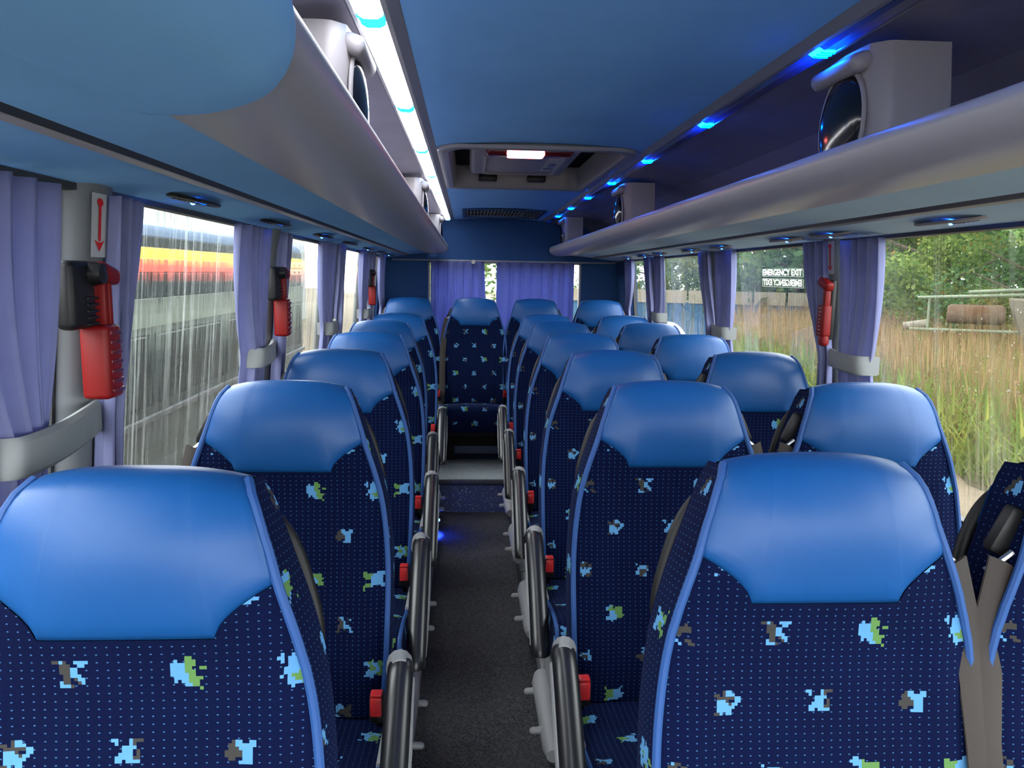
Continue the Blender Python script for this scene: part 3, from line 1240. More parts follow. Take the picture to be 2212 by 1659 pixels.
def armcap_mesh(sg):
    m = MB()
    m.tube([(sg * 0.262, -0.10, 0.545), (sg * 0.262, -0.118, 0.60), (sg * 0.265, -0.142, 0.632), (sg * 0.268, -0.172, 0.638)], [0.022, 0.027, 0.026, 0.016], 12)
    m.tube([(sg * 0.285, -0.145, 0.60), (sg * 0.287, -0.30, 0.495), (sg * 0.287, -0.40, 0.405)], [0.010, 0.012, 0.008], 8)
    m.tube([(sg * 0.238, -0.10, 0.44), (sg * 0.252, -0.10, 0.50), (sg * 0.262, -0.105, 0.56)], 0.016, 10)
    m.box((sg * 0.232, -0.13, 0.36), (0.018, 0.16, 0.20), 0.008)
    return m


def buckle_mesh(sg):
    m = MB()
    m.box((sg * 0.212, -0.085, 0.505), (0.030, 0.034, 0.062), 0.006)
    m.tube([(sg * 0.212, -0.07, 0.478), (sg * 0.210, -0.02, 0.42), (sg * 0.208, 0.02, 0.38)], 0.010, 8)
    return m


def button_mesh(sg):
    m = MB()
    m.box((sg * 0.212, -0.103, 0.513), (0.024, 0.010, 0.040), 0.003)
    m.box((sg * 0.212, -0.092, 0.537), (0.024, 0.024, 0.006), 0.002)
    return m


def handle_mesh(sg):
    m = MB()
    P = [(sg * 0.100, 0.180, 1.085), (sg * 0.122, 0.186, 1.088), (sg * 0.148, 0.186, 1.064), (sg * 0.168, 0.182, 1.028), (sg * 0.184, 0.175, 0.98), (sg * 0.195, 0.168, 0.935), (sg * 0.194, 0.162, 0.90), (sg * 0.170, 0.160, 0.88)]
    Q = [Vector(p) for p in P]
    path = []
    for i in range(len(Q) - 1):
        a, b, c, d = Q[max(i - 1, 0)], Q[i], Q[i + 1], Q[min(i + 2, len(Q) - 1)]
        for k in range(4):
            t = k / 4
            path.append(0.5 * (2 * b + (c - a) * t + (2 * a - 5 * b + 4 * c - d) * t * t + (3 * b - 3 * c + d - a) * t ** 3))
    path.append(Q[-1])
    m.tube(path, 0.0112, 14)
    return m


def guide_mesh(sg):
    m = MB()
    m.box((sg * 0.168, 0.098, 1.055), (0.042, 0.024, 0.075), 0.009, Matrix.Rotation(-sg * 0.45, 3, 'Y'))
    return m


def ring_mesh(sg):
    m = MB()
    m.tube([(sg * 0.178, 0.072, 1.034), (sg * 0.196, 0.072, 1.020), (sg * 0.214, 0.074, 1.006)], 0.005, 8)
    return m


def belt_mesh(sg):
    m = MB()
    ctr = [(0.194, 0.066, 1.024), (0.214, 0.054, 0.93), (0.224, 0.020, 0.79), (0.226, -0.020, 0.65), (0.224, -0.055, 0.53), (0.236, -0.075, 0.42)]
    rows = []
    for i, (x, y, z) in enumerate(ctr):
        a = (0.020, -0.004) if i else (0.018, 0.0)
        rows.append([(sg * (x - a[0]), y - 0.002, z - 0.010), (sg * x, y - 0.004, z), (sg * (x + a[0]), y + 0.004, z + 0.006)])
    m.grid(rows)
    back = [[(p[0], p[1] + 0.003, p[2]) for p in r] for r in rows]
    m.grid(back, flip=True)
    return m


PROTO = {}


def make_seat(aisle, kind, name, label, group, X, Yhead, zplat, dz=0.0):
    """aisle = side of the aisle (-1/+1) or 0 for the middle seat of the back row"""
    key = (aisle, dz, kind == 'w')
    base = (X, Yhead - 0.10, zplat)
    if key in PROTO:
        r = copy_tree(PROTO[key])
        r.location = (base[0], base[1], base[2] + CAMZ)
        r['label'] = label
        r['group'] = group
        return r
    t = thing(name, label, 'bus seat', base, group, local=True)
    PROTO[key] = t
    a = aisle if aisle else 1
    belt = -a
    if kind == 'w':
        belt = a
        a = -a
    L = (0, 0, dz)
    Z0 = (0, 0, 0)
    headrest_mesh().build('headrest', M['leather'], t, loc=L, ang=55)['label'] = 'blue leatherette headrest'
    b = backrest_mesh().build('backrest', M['fabric'], t, loc=L, ang=60)
    shell_mesh().build('back_shell', M['shell'], t, loc=L)
    for sg in (-1, 1):
        pipe_mesh(sg).build('piping', M['piping'], b, loc=Z0)
    c = cushion_mesh().build('seat_cushion', M['fabric'], t, loc=L, ang=60)
    for sg in (-1, 1):
        cpipe_mesh(sg).build('piping', M['piping'], c, loc=Z0)
    base_mesh(a, -dz).build('seat_base', M['greyplastic'] if aisle else M['black'], t, loc=L)  # middle seat: base coloured black for the dark void below it
    bk = buckle_mesh(a).build('buckle', M['shell'], t, loc=L)
    button_mesh(a).build('buckle_button', M['red'], bk, loc=Z0)
    g = guide_mesh(belt).build('belt_guide', M['shell'], t, loc=L)
    ring_mesh(belt).build('guide_ring', M['metal'], g, loc=Z0)
    belt_mesh(belt).build('seat_belt', M['webbing'], t, loc=L)
    if not aisle:
        k = MB()
        k.box((0, -0.12, (0.30 - dz) / 2 + 0.004), (0.42, 0.30, 0.28 + dz), 0.006)
        k.build('dark_void_box', M['black'], t, loc=(0, 0, 0))  # added black box standing in for the shade under the middle seat
    if kind == 'w':
        handle_mesh(belt).build('grab_handle', M['handle'], t, loc=L)
    elif aisle and dz == 0:
        handle_mesh(a).build('grab_handle', M['handle'], t, loc=L)
        ar = armrest_mesh(a).build('armrest', M['armpad'], t, loc=L)
        armcap_mesh(a).build('armrest_bracket', M['greyplastic'], ar, loc=Z0)
        f = foot_mesh(a).build('foot_cover', M['greyplastic'], t, loc=L)
        for y in (-0.13, -0.34):
            knob_mesh(a, y).build('knob', M['greyplastic'], f, loc=Z0)
    return t


ordn = ['nearest', 'second', 'third', 'fourth', 'fifth', 'sixth']
YL = [0.935, 1.70, 2.41, 3.12, 3.86, 4.56]
YR = [1.02, 1.75, 2.47, 3.19, 3.93, 4.62]
XLs = [-0.397, -0.394, -0.394, -0.396, -0.425, -0.402]
for i in range(6):
    w = 'nearest the camera' if i == 0 else '%s from the camera' % ordn[i]
    make_seat(1, 'l', 'bus_seat', 'blue patterned single seat by the left windows, %s' % w, 'single seats on the left', XLs[i], YL[i], PZ)
for i in range(6):
    w = 'nearest the camera' if i == 0 else '%s from the camera' % ordn[i]
    make_seat(-1, 'r', 'bus_seat', 'blue patterned aisle seat right of the aisle, %s' % w, 'aisle seats on the right', 0.487 if i == 0 else 0.474, YR[i], PZ)
for i in range(6):
    w = 'cut by the photo edge' if i == 0 else '%s row from the camera' % ordn[i]
    make_seat(-1, 'w', 'bus_seat', 'blue patterned window seat by the right windows, %s' % w, 'window seats on the right', 0.945, YR[i], PZ)
BACKS = [(1, -0.405, 'blue back row seat at the far left before the navy corner'), (0, 0.055, 'full-height blue back row seat facing down the aisle, second from left'),
         (-1, 0.478, 'blue back row seat third from left, before the purple curtain'), (-1, 0.94, 'blue back row seat at the far right before the navy corner')]
for a, x, lab in BACKS:
    make_seat(a, 'b', 'bus_seat', lab, 'seats of the back row', x, 5.45, RZ, -0.085)

# =================================================================== CURTAINS, TIES, HAMMERS, STICKERS
def curtain(side, yt0, yt1, yb0, yb1, label, zt=0.115, ztie=-0.25, zb=-0.60, folds=4, seed=0, flare=0.05):
    rnd = random.Random(seed)
    ph = rnd.random() * 6
    m = MB()
    rows = []
    NV, NU = 30, 48
    for i in range(NV + 1):
        v = i / NV
        z = lerp(zt, zb, v)
        if z > ztie:
            q = (zt - z) / (zt - ztie)
            k = q ** 2.2
        else:
            q2 = (ztie - z) / (ztie - zb)
            k = 1 - 0.28 * math.sin(min(1, q2 * 1.4) * PI / 2)
        a, b = lerp(yt0, yb0, k), lerp(yt1, yb1, k)
        row = []
        for j in range(NU + 1):
            u = j / NU
            w = 2 * PI * folds * u + ph + 0.7 * math.sin(2.2 * v + seed)
            amp = lerp(0.016, 0.012, k)
            dx = amp * (math.sin(w) + 0.35 * math.sin(2.3 * w + 1.3 + v * 2))
            bulge = 0.022 * k * math.sin(PI * u) ** 0.6
            x = wx(side, z) - side * (0.030 + dx * 0.9 + bulge)
            row.append((x, lerp(a, b, u) + 0.006 * math.cos(w), z))
        rows.append(row)
    m.grid(rows)
    o = m.build('curtain', M['curtain'], ang=180)
    md = o.modifiers.new('cloth', 'SOLIDIFY')
    md.thickness = 0.002
    tag(o, label, 'curtain', 'periwinkle side curtains')
    return o


def tie(side, y0, y1, label):
    t = None
    m = MB()
    zc = -0.25
    path = []
    xi = wx(side, zc)
    pts = [(y1 + 0.012, 0.006), (y1 + 0.004, 0.030), (lerp(y1, y0, 0.25), 0.050), (lerp(y1, y0, 0.6), 0.070), (y0 + 0.03, 0.074), (y0 + 0.004, 0.060), (y0, 0.020)]
    pts = smooth_tab(pts, 30)
    rows = []
    for y, d in pts:
        x = xi - side * d
        rows.append([(x, y, zc + 0.028), (x - side * 0.006, y, zc + 0.021), (x - side * 0.006, y, zc - 0.021), (x, y, zc - 0.028), (x + side * 0.010, y, zc - 0.025), (x + side * 0.010, y, zc + 0.025)])
    m.grid(rows, close_u=True)
    n = len(rows)
    m.f.append(list(range(6)))
    m.f.append(list(range((n - 1) * 6, n * 6)))
    o = tag(m.build('curtain_tie', M['tie']), label, 'curtain tie', 'grey curtain ties')
    m = MB()
    y, d = pts[len(pts) // 3]
    m.lathe([(0.0, -0.0065), (0.007, -0.006), (0.009, 0.0), (0.0, 0.001)], (xi - side * (d + 0.002), y, zc), 'X', 12)
    m.build('screw_cap', M['tie'], o, loc=(0, 0, 0))
    return o


def hammer(side, y, label):
    """red emergency hammer in a black holder on the pillar"""
    s = -side
    z0 = -0.215
    x = wx(side, -0.1) + s * 0.016
    t = thing('emergency_hammer', label, 'emergency hammer', (x + s * 0.02, y, z0), 'red emergency hammers')
    if side < 0:
        m = MB()
        m.box((x + s * 0.022, y - 0.015, -0.045), (0.030, 0.075, 0.105), 0.010, seg=3)
        m.lathe([(0.0, 0.016), (0.016, 0.014), (0.019, 0.0), (0.019, -0.02), (0, -0.02)], (x + s * 0.040, y + 0.012, -0.012), 'X', 16)
        h = m.build('holder', M['shell'], t)
        m = MB()
        for k in range(5):
            m.box((x + s * 0.038, y + 0.002, -0.050 - 0.010 * k), (0.006, 0.034, 0.004), 0.001)
        m.build('holder_rib', M['shell'], h, loc=(0, 0, 0))
        m = MB()
        m.box((x + s * 0.038, y + 0.045, -0.012), (0.034, 0.062, 0.028), 0.010, Matrix.Rotation(-0.25, 3, 'X'), 3)
        m.build('hammer_head', M['hammer_red'], t)
        m = MB()
        m.box((x + s * 0.036, y + 0.052, -0.060), (0.020, 0.010, 0.075), 0.003)
        m.box((x + s * 0.036, y + 0.034, -0.060), (0.020, 0.008, 0.075), 0.003)
        m.box((x + s * 0.036, y + 0.028, -0.152), (0.044, 0.054, 0.118), 0.008, seg=3)
        hd = m.build('grip', M['hammer_red'], t)
        m = MB()
        for k in range(7):
            m.box((x + s * 0.0585, y + 0.030, -0.105 - 0.0155 * k), (0.004, 0.038, 0.007), 0.001)
        m.build('grip_rib', M['red_dark'], hd, loc=(0, 0, 0))
        m = MB()
        m.lathe([(0.0, -0.022), (0.006, -0.018), (0.012, 0.0), (0.012, 0.012), (0.0, 0.012)], (x + s * 0.038, y + 0.022, -0.008), 'Y', 12)
        m.build('steel_tip', M['metal'], t)
    else:
        m = MB()
        m.box((x + s * 0.012, y, -0.10), (0.018, 0.045, 0.19), 0.006)
        m.build('holder', M['shell'], t)
        m = MB()
        m.box((x + s * 0.030, y + 0.004, -0.018), (0.030, 0.070, 0.030), 0.010, Matrix.Rotation(0.35, 3, 'X'), 3)
        m.build('hammer_head', M['hammer_red'], t)
        m = MB()
        m.box((x + s * 0.030, y - 0.010, -0.065), (0.020, 0.022, 0.075), 0.005)
        m.box((x + s * 0.030, y + 0.000, -0.135), (0.028, 0.052, 0.100), 0.007, seg=3)
        m.box((x + s * 0.030, y - 0.008, -0.198), (0.026, 0.036, 0.036), 0.010, seg=3)
        hd = m.build('grip', M['hammer_red'], t)
        m = MB()
        for k in range(8):
            m.box((x + s * 0.046, y - 0.002, -0.095 - 0.0115 * k), (0.004, 0.008, 0.003), 0.0)
        m.build('grip_rib', M['letter'], hd, loc=(0, 0, 0))
        m = MB()
        m.lathe([(0.0, 0.022), (0.006, 0.016), (0.012, 0.0), (0.012, -0.01), (0.0, -0.01)], (x + s * 0.030, y + 0.040, -0.002), 'Y', 12)
        m.build('steel_tip', M['metal'], t)


def sticker(side, y, label):
    s = -side
    zt, zb = 0.116, 0.014
    m = MB()

    def xx(z, d):
        return wx(side, z) + s * (d + 0.018)
    m.grid([[(xx(zt, 0.006), y - 0.026, zt), (xx(zt, 0.006), y + 0.026, zt)], [(xx(zb, 0.006), y - 0.026, zb), (xx(zb, 0.006), y + 0.026, zb)]])
    o = tag(m.build('arrow_sticker', M['white'], smooth=False), label, 'sticker', 'red arrow stickers')
    m = MB()
    cz = zt - 0.014
    ring = [(xx(cz, 0.0075), y + 0.0105 * math.cos(2 * PI * i / 14), cz + 0.0065 * math.sin(2 * PI * i / 14)) for i in range(14)]
    m.v += ring
    m.f.append(list(range(14)))
    for poly in ([(-0.0042, zt - 0.016), (0.0042, zt - 0.016), (0.0042, zb + 0.026), (-0.0042, zb + 0.026)], [(-0.017, zb + 0.028), (-0.006, zb + 0.024), (0.006, zb + 0.024), (0.017, zb + 0.028), (0.0, zb + 0.009)]):
        k = len(m.v)
        m.v += [(xx(z, 0.0075), y + a, z) for a, z in poly]
        m.f.append([k + i for i in range(len(poly))])
    m.build('red_arrow', M['arrow_red'], o, smooth=False, loc=(0, 0, 0))


sd = 1
for i in range(4):
    w = ['first', 'second', 'third', 'fourth'][i]
    p = PIL[-1][i + 1]
    curtain(-1, p - 0.44, p - 0.17, p - 0.34, p - 0.20, 'gathered periwinkle curtain before the %s left pillar' % w, folds=4, seed=sd)
    curtain(-1, p + 0.00, p + 0.13, p - 0.02, p + 0.02, 'narrow periwinkle curtain behind the %s left pillar' % w, folds=3, seed=sd + 1)
    tie(-1, p - 0.33, p - 0.02, 'grey curtain tie on the %s left pillar' % w)
    p = PIL[1][i + 1]
    if i != 0:
        curtain(1, p - 0.34, p - 0.13, p - 0.29, p - 0.12, 'gathered periwinkle curtain before the %s right pillar' % w, folds=4, seed=sd + 2)
        curtain(1, p - 0.01, p + 0.14, p - 0.05, p - 0.01, 'narrow periwinkle curtain behind the %s right pillar' % w, folds=3, seed=sd + 3)
        tie(1, p - 0.30, p - 0.03, 'grey curtain tie on the %s right pillar' % w)
    sd += 4
curtain(-1, 5.30, 5.62, 5.48, 5.62, 'last periwinkle curtain on the left, beside the navy corner', folds=4, seed=31)
curtain(1, 5.36, 5.62, 5.50, 5.62, 'last periwinkle curtain on the right, beside the navy corner', folds=4, seed=32)
hammer(-1, 1.238, 'red hammer in a black holder on the first left pillar')
hammer(-1, 2.46, 'red hammer between curtains on the second left pillar')
hammer(-1, 4.80, 'small red hammer at the last left pillar near the back')
hammer(1, 2.42, 'red hammer on the pillar between the right curtains')
sticker(-1, 1.315, 'white sticker with red down arrow above the first left hammer')
sticker(1, 2.425, 'white sticker with red down arrow above the right hammer')


def rear_curtain(x0, x1, z1, label, folds, seed, pull=0.0):
    m = MB()
    rows = []
    for i in range(25):
        v = i / 24
        z = lerp(RWZ1 + 0.002, z1, v)
        row = []
        for j in range(61):
            u = j / 60
            w = 2 * PI * folds * u + seed + 0.4 * math.sin(3 * v + seed)
            a = lerp(x0, x1 + pull * v, u)
            row.append((a, YB - 0.045 - 0.014 * math.sin(w) - 0.006 * math.sin(2.1 * w + v * 3) - 0.006 * v, z - 0.004 * abs(math.sin(w / 2)) * (1 - v)))
        rows.append(row)
    m.grid(rows)
    o = m.build('rear_curtain', M['rear_curtain'], ang=180)
    o.modifiers.new('cloth', 'SOLIDIFY').thickness = 0.002
    tag(o, label, 'curtain', 'purple curtains over the back window')


rear_curtain(-0.285, 0.13, -0.53, 'purple curtain over the left half of the back window', 5.5, 1.0, 0.03)
rear_curtain(0.225, 0.835, -0.53, 'wide purple curtain over the right half of the back window', 7.0, 2.4)
m = MB()
m.lathe([(0.0, -0.006), (0.014, -0.005), (0.017, 0.0), (0.0, 0.002)], (0.045, YB - 0.075, RWZ1 - 0.006), 'Y', 16)
tag(m.build('curtain_button', M['white']), 'round white button at the top of the left back curtain', 'button')
m = MB()
m.tube([(-0.55, YB - 0.06, -0.535), (1.1, YB - 0.06, -0.535)], 0.014, 10)
m.tube([(-0.55, YB - 0.06, -0.575), (1.1, YB - 0.06, -0.575)], 0.010, 10)
tag(m.build('rear_bar', M['metal'], ang=60), 'chrome bar across the foot of the back window', 'bar')

# emergency exit transfer on the right window
def text_mesh(body, size):
    cu = bpy.data.curves.new('letters', 'FONT')
    cu.body = body
    cu.size = size
    cu.align_x = 'CENTER'
    cu.align_y = 'CENTER'
    cu.offset = 0.0011
    o = bpy.data.objects.new('letters', cu)
    COL.objects.link(o)
    bpy.context.view_layer.update()
    me = bpy.data.meshes.new_from_object(o)
    bpy.data.objects.remove(o)
    return me


ex0, ex1 = 2.735, 3.125
exc = (ex0 + ex1) / 2
zc = 0.0
xg = wx(1, zc) + 0.03 - 0.006


def exit_sign():
    m = MB()
    hw = (ex1 - ex0) / 2
    # thin border lines of the two halves
    for z0, z1 in ((0.003, 0.034), (-0.037, -0.004)):
        for a, b, c, d in ((-hw, hw, z0, z0 + 0.0018), (-hw, hw, z1 - 0.0018, z1), (-hw, -hw + 0.003, z0, z1), (hw - 0.003, hw, z0, z1)):
            m.box((0, (a + b) / 2, (c + d) / 2), (0.001, b - a, d - c))
    t = m.build('exit_transfer', M['letter'], None, smooth=False, loc=(xg, exc, zc + CAMZ))
    t.rotation_euler = (0, math.atan2(wx(1, 0.1) - wx(1, -0.1), 0.2), 0)
    tag(t, 'pale EMERGENCY EXIT lettering on the right window', 'sign')
    me = text_mesh('EMERGENCY EXIT', 0.034)
    me.materials.append(M['letter'])
    for nm, flip, z in (('lettering', 1, 0.0185), ('mirrored_lettering', -1, -0.0205)):
        o = bpy.data.objects.new(nm, me)
        COL.objects.link(o)
        o.parent = t
        # text runs from far to near so it reads correctly from inside, facing the aisle (-x)
        w = max(v.co.x for v in me.vertices) * 2
        k = 0.372 / w
        R3 = Matrix(((0, 0, -1), (-flip * k, 0, 0), (0, 0.95, 0)))
        o.matrix_local = Matrix.Translation((-0.001, 0, z)) @ R3.to_4x4()


exit_sign()

# small blue floor light by the left seat base
t = thing('floor_light', 'small blue floor light glowing on the aisle carpet', 'lamp', (-0.175, 4.12, PZ))
m = MB()
m.box((-0.156, 4.12, -1.355), (0.014, 0.06, 0.03), 0.004)
m.build('lamp_body', M['shell'], t)
m = MB()
m.ball((-0.147, 4.12, -1.36), 0.007)
m.build('blue_led', M['spot_led'], t)
ld = bpy.data.lights.new('blue_floor_glow', 'SPOT')
ld.energy = 26.0
ld.color = (0.02, 0.06, 1.0)
ld.spot_size = 1.5
ld.spot_blend = 0.8
ld.shadow_soft_size = 0.006
lo = bpy.data.objects.new('floor_light_source', ld)
COL.objects.link(lo)
lo.parent = t
lo.location = (0.055, 0, 0.095)
lo.rotation_euler = (0, math.radians(40), 0)

# =================================================================== OUTSIDE
m = MB()
m.grid([[(-60, -30, DZ), (70, -30, DZ)], [(-60, 90, DZ), (70, 90, DZ)]])
g = struct(m.build('floor_outside', M['sand'], smooth=False), 'sandy ground outside the bus')
m = MB()
n = 40
rows = []
for i in range(n + 1):
    y = -12 + 60 * i / n
    x0 = 5.3 + 0.35 * math.sin(y * 0.9) + 0.25 * math.sin(y * 2.3)
    rows.append([(x0, y, DZ + 0.005), (x0 + 0.8, y, DZ + 0.10), (9, y, DZ + 0.18), (14, y, DZ + 0.3), (45, y, DZ + 0.8)])
m.grid(rows)
md = struct(m.build('floor_meadow', M['meadow']), 'overgrown bank beside the sandy track')


def blades(name, count, xr, yr, hr, wr, mat, label, cat, seed, lean=0.25, skip=None, flecks=2):
    rnd = random.Random(seed)
    m = MB()
    for _ in range(count):
        x = xr[0] + (xr[1] - xr[0]) * rnd.random() ** 1.5
        y = rnd.uniform(*yr)
        if skip and skip(x, y):
            continue
        h = rnd.uniform(*hr)
        w = rnd.uniform(*wr)
        a = rnd.uniform(0, PI)
        dx, dy = math.cos(a) * w, math.sin(a) * w
        lx, ly = rnd.gauss(0, lean) * h, rnd.gauss(0, lean) * h
        z = DZ + 0.02 + max(0, x - 5.3) * 0.03
        k = len(m.v)
        m.v += [(x - dx, y - dy, z), (x + dx, y + dy, z), (x + dx * 0.8 + lx * 0.5, y + dy * 0.8 + ly * 0.5, z + h * 0.6), (x - dx * 0.8 + lx * 0.5, y - dy * 0.8 + ly * 0.5, z + h * 0.6), (x + lx, y + ly, z + h)]
        m.f += [[k, k + 1, k + 2, k + 3], [k + 3, k + 2, k + 4]]
        for _f in range(flecks):
            q = rnd.uniform(0.35, 1.05)
            fx, fy, fz = x + lx * q + rnd.gauss(0, 0.05), y + ly * q + rnd.gauss(0, 0.05), z + h * q
            r = rnd.uniform(0.010, 0.024)
            b = len(m.v)
            a2 = rnd.uniform(0, PI)
            m.v += [(fx - r * math.cos(a2), fy - r * math.sin(a2), fz), (fx + r * math.cos(a2), fy + r * math.sin(a2), fz + r * 0.4), (fx, fy, fz + r * 1.3)]
            m.f.append([b, b + 1, b + 2])
        # seed head
        if rnd.random() < 0.5:
            b = len(m.v)
            q = w * 2.2
            m.v += [(x + lx - q, y + ly, z + h * 0.8), (x + lx + q, y + ly + q, z + h * 0.83), (x + lx * 1.1, y + ly * 1.1, z + h * 1.12)]
            m.f.append([b, b + 1, b + 2])
    o = m.build(name, mat, smooth=False)
    tag(o, label, cat)
    o['kind'] = 'stuff'
    return o


M['dry'] = leaf_mat('dry_grass_leaf', (0.1722, 0.1148, 0.0546), (0.2644, 0.1855, 0.1001), (0.2029, 0.1191, 0.0748))
M['weed'] = leaf_mat('green_weed_leaf', (0.0872, 0.1347, 0.0339), (0.1628, 0.1919, 0.0522), (0.2112, 0.2016, 0.0485))
M['leafA'] = leaf_mat('tree_leaf_light', (0.0606, 0.1327, 0.0322), (0.1863, 0.2915, 0.0990), (0.2647, 0.2647, 0.0927))
M['leafB'] = leaf_mat('tree_leaf_dark', (0.0348, 0.0806, 0.0348), (0.1046, 0.1837, 0.0806), (0.1620, 0.2077, 0.0683))
M['leafC'] = leaf_mat('tree_leaf_autumn', (0.0683, 0.1271, 0.0280), (0.1953, 0.2418, 0.0683), (0.3000, 0.1729, 0.0465))
M['bark'] = plain('bark', (0.07, 0.055, 0.04), 0.9, 0.1, grain=0.8, gscale=30, var=0.3)
M['petal'] = plain('white_petal', (0.2403, 0.2403, 0.2281), 0.7, 0.2)

blades('dry_grass', 60000, (6.0, 16), (1.5, 30), (0.30, 1.20), (0.003, 0.007), M['dry'], 'tall dry tan grass along the bank outside the right windows', 'grass', 3, skip=lambda x, y: y > 14 and x / y < 0.36)
blades('green_weeds', 26000, (5.3, 14), (1.5, 28), (0.08, 0.95), (0.005, 0.016), M['weed'], 'low green weeds at the edge of the sandy track', 'weeds', 5, 0.5, flecks=5, skip=lambda x, y: y > 14 and x / y < 0.36)
rnd = random.Random(9)
m = MB()
for cl in range(16):
    cx, cy = rnd.uniform(6.2, 9.5), rnd.uniform(6, 15)
    for _ in range(26):
        x, y, z = cx + rnd.gauss(0, 0.3), cy + rnd.gauss(0, 0.3), DZ + rnd.uniform(0.45, 0.85)
        r = rnd.uniform(0.02, 0.04)
        k = len(m.v)
        m.v += [(x - r, y, z), (x, y - r, z + r * 0.5), (x + r, y, z), (x, y + r, z - r * 0.5), (x, y, z + r)]
        m.f += [[k, k + 1, k + 4], [k + 1, k + 2, k + 4], [k + 2, k + 3, k + 4], [k + 3, k, k + 4]]
o = tag(m.build('white_flowers', M['petal'], smooth=False), 'scattered white wildflowers among the dry grass', 'flowers')
o['kind'] = 'stuff'


def tree(x, y, h, r, mat, label, seed, low=0.2, leaves=4200, ls=0.13):
    rnd = random.Random(seed)
    t = thing('tree', label, 'tree', (x, y, DZ), 'trees around the yard')
    m = MB()
    P = [(x, y, DZ - 0.1), (x + 0.1, y, DZ + h * 0.3), (x + rnd.uniform(-.3, .3), y + 0.1, DZ + h * 0.65), (x + rnd.uniform(-.4, .4), y, DZ + h * 0.92)]
    m.tube(P, [0.16, 0.13, 0.08, 0.03], 8)
    for _ in range(9):
        z = DZ + h * rnd.uniform(0.2, 0.8)
        a = rnd.uniform(0, 2 * PI)
        m.tube([(x, y, z), (x + math.cos(a) * r * 0.4, y + math.sin(a) * r * 0.4, z + 0.4), (x + math.cos(a) * r * 0.8, y + math.sin(a) * r * 0.8, z + 0.9)], [0.06, 0.04, 0.015], 6)
    m.build('trunk', M['bark'], t)
    m = MB()
    cl = []
    for _ in range(34):
        q = rnd.random()
        z = DZ + h * (low + (1 - low) * q)
        rr = r * (1.0 - 0.65 * max(0, q - 0.35)) * math.sqrt(rnd.random())
        a = rnd.uniform(0, 2 * PI)
        cl.append((x + rr * math.cos(a), y + rr * math.sin(a), z, rnd.uniform(0.35, 0.8) * r / 2.2))
    for i in range(leaves):
        cx, cy, cz, cr = cl[i % len(cl)]
        d = Vector((rnd.gauss(0, 1), rnd.gauss(0, 1), rnd.gauss(0, 0.8))).normalized() * cr * rnd.random() ** 0.35
        p = Vector((cx, cy, cz)) + d
        e1 = Vector((rnd.gauss(0, 1), rnd.gauss(0, 1), rnd.gauss(0, 0.6))).normalized()
        e2 = e1.cross(Vector((rnd.gauss(0, 1), rnd.gauss(0, 1), rnd.gauss(0, 1)))).normalized()
        s = ls * rnd.uniform(0.6, 1.5)
        k = len(m.v)
        m.v += [tuple(p - e1 * s), tuple(p - e2 * s * 0.55), tuple(p + e1 * s), tuple(p + e2 * s * 0.55)]
        m.f.append([k, k + 1, k + 2, k + 3])
    m.build('crown', mat, t, smooth=False)


TREES = [
    (9.6, 5.2, 5.2, 2.3, 'leafC'), (11.6, 8.6, 6.0, 2.5, 'leafA'), (11.2, 11.6, 5.8, 2.3, 'leafA'), (12.5, 14.8, 6.4, 2.6, 'leafB'),
    (11.5, 18.2, 6.0, 2.6, 'leafC'), (12.0, 22.0, 6.5, 2.8, 'leafA'), (11.5, 26.5, 7.0, 3.0, 'leafB'), (12.0, 32.0, 8.0, 3.6, 'leafB'),
    (9.5, 37.0, 8.0, 3.6, 'leafA'), (4.0, 40.0, 8.0, 3.8, 'leafA'), (-2.0, 41.0, 8.0, 3.8, 'leafC'), (15.5, 11.0, 7.5, 3.2, 'leafB'), (15.5, 18.0, 8.0, 3.4, 'leafA'),
    (15.5, 25.0, 8.5, 3.6, 'leafB'), (16, 5.5, 7.5, 3.2, 'leafA'),
    (20, 13.0, 9.0, 4.0, 'leafB'), (20, 20.0, 9.0, 4.0, 'leafB'), (20, 28.0, 9.0, 4.2, 'leafA'), (20, 36.0, 9.0, 4.4, 'leafB'), (14.0, 40.0, 9.0, 4.4, 'leafB'), (20, 7.0, 9.0, 4.0, 'leafB'),
    (-8.3, 14.0, 5.2, 1.5, 'leafB')]
where = ['nearest on the right, with some rusty leaves', 'behind the rusty tank on the right', 'second row of the right bank, light green', 'darker, beyond the right hammer', 'yellowing, seen through the exit lettering',
         'seen beside the third right curtain', 'dark, seen through the fourth right window', 'dark, rearmost on the right', 'behind the blue fence', 'light green, seen through the gap in the back curtains',
         'behind the left back curtain', 'tall, behind the nearest right trees', 'tall and light green, behind the exit lettering', 'tall and dark at the right rear', 'tall, at the right picture edge',
         'far back behind the tank trailer', 'far back beyond the right hammer', 'far back behind the third right curtain', 'farthest on the right bank', 'far back behind the blue fence', 'far back at the right picture edge', 'above the roof of the striped bus on the left']
for i, (x, y, h, r, mt) in enumerate(TREES):
    tree(x, y, h, r, M[mt], 'leafy tree outside, ' + where[i], 40 + i, low=0.06, leaves=20000 if i < 6 else 9000, ls=0.055 if i < 6 else 0.13)

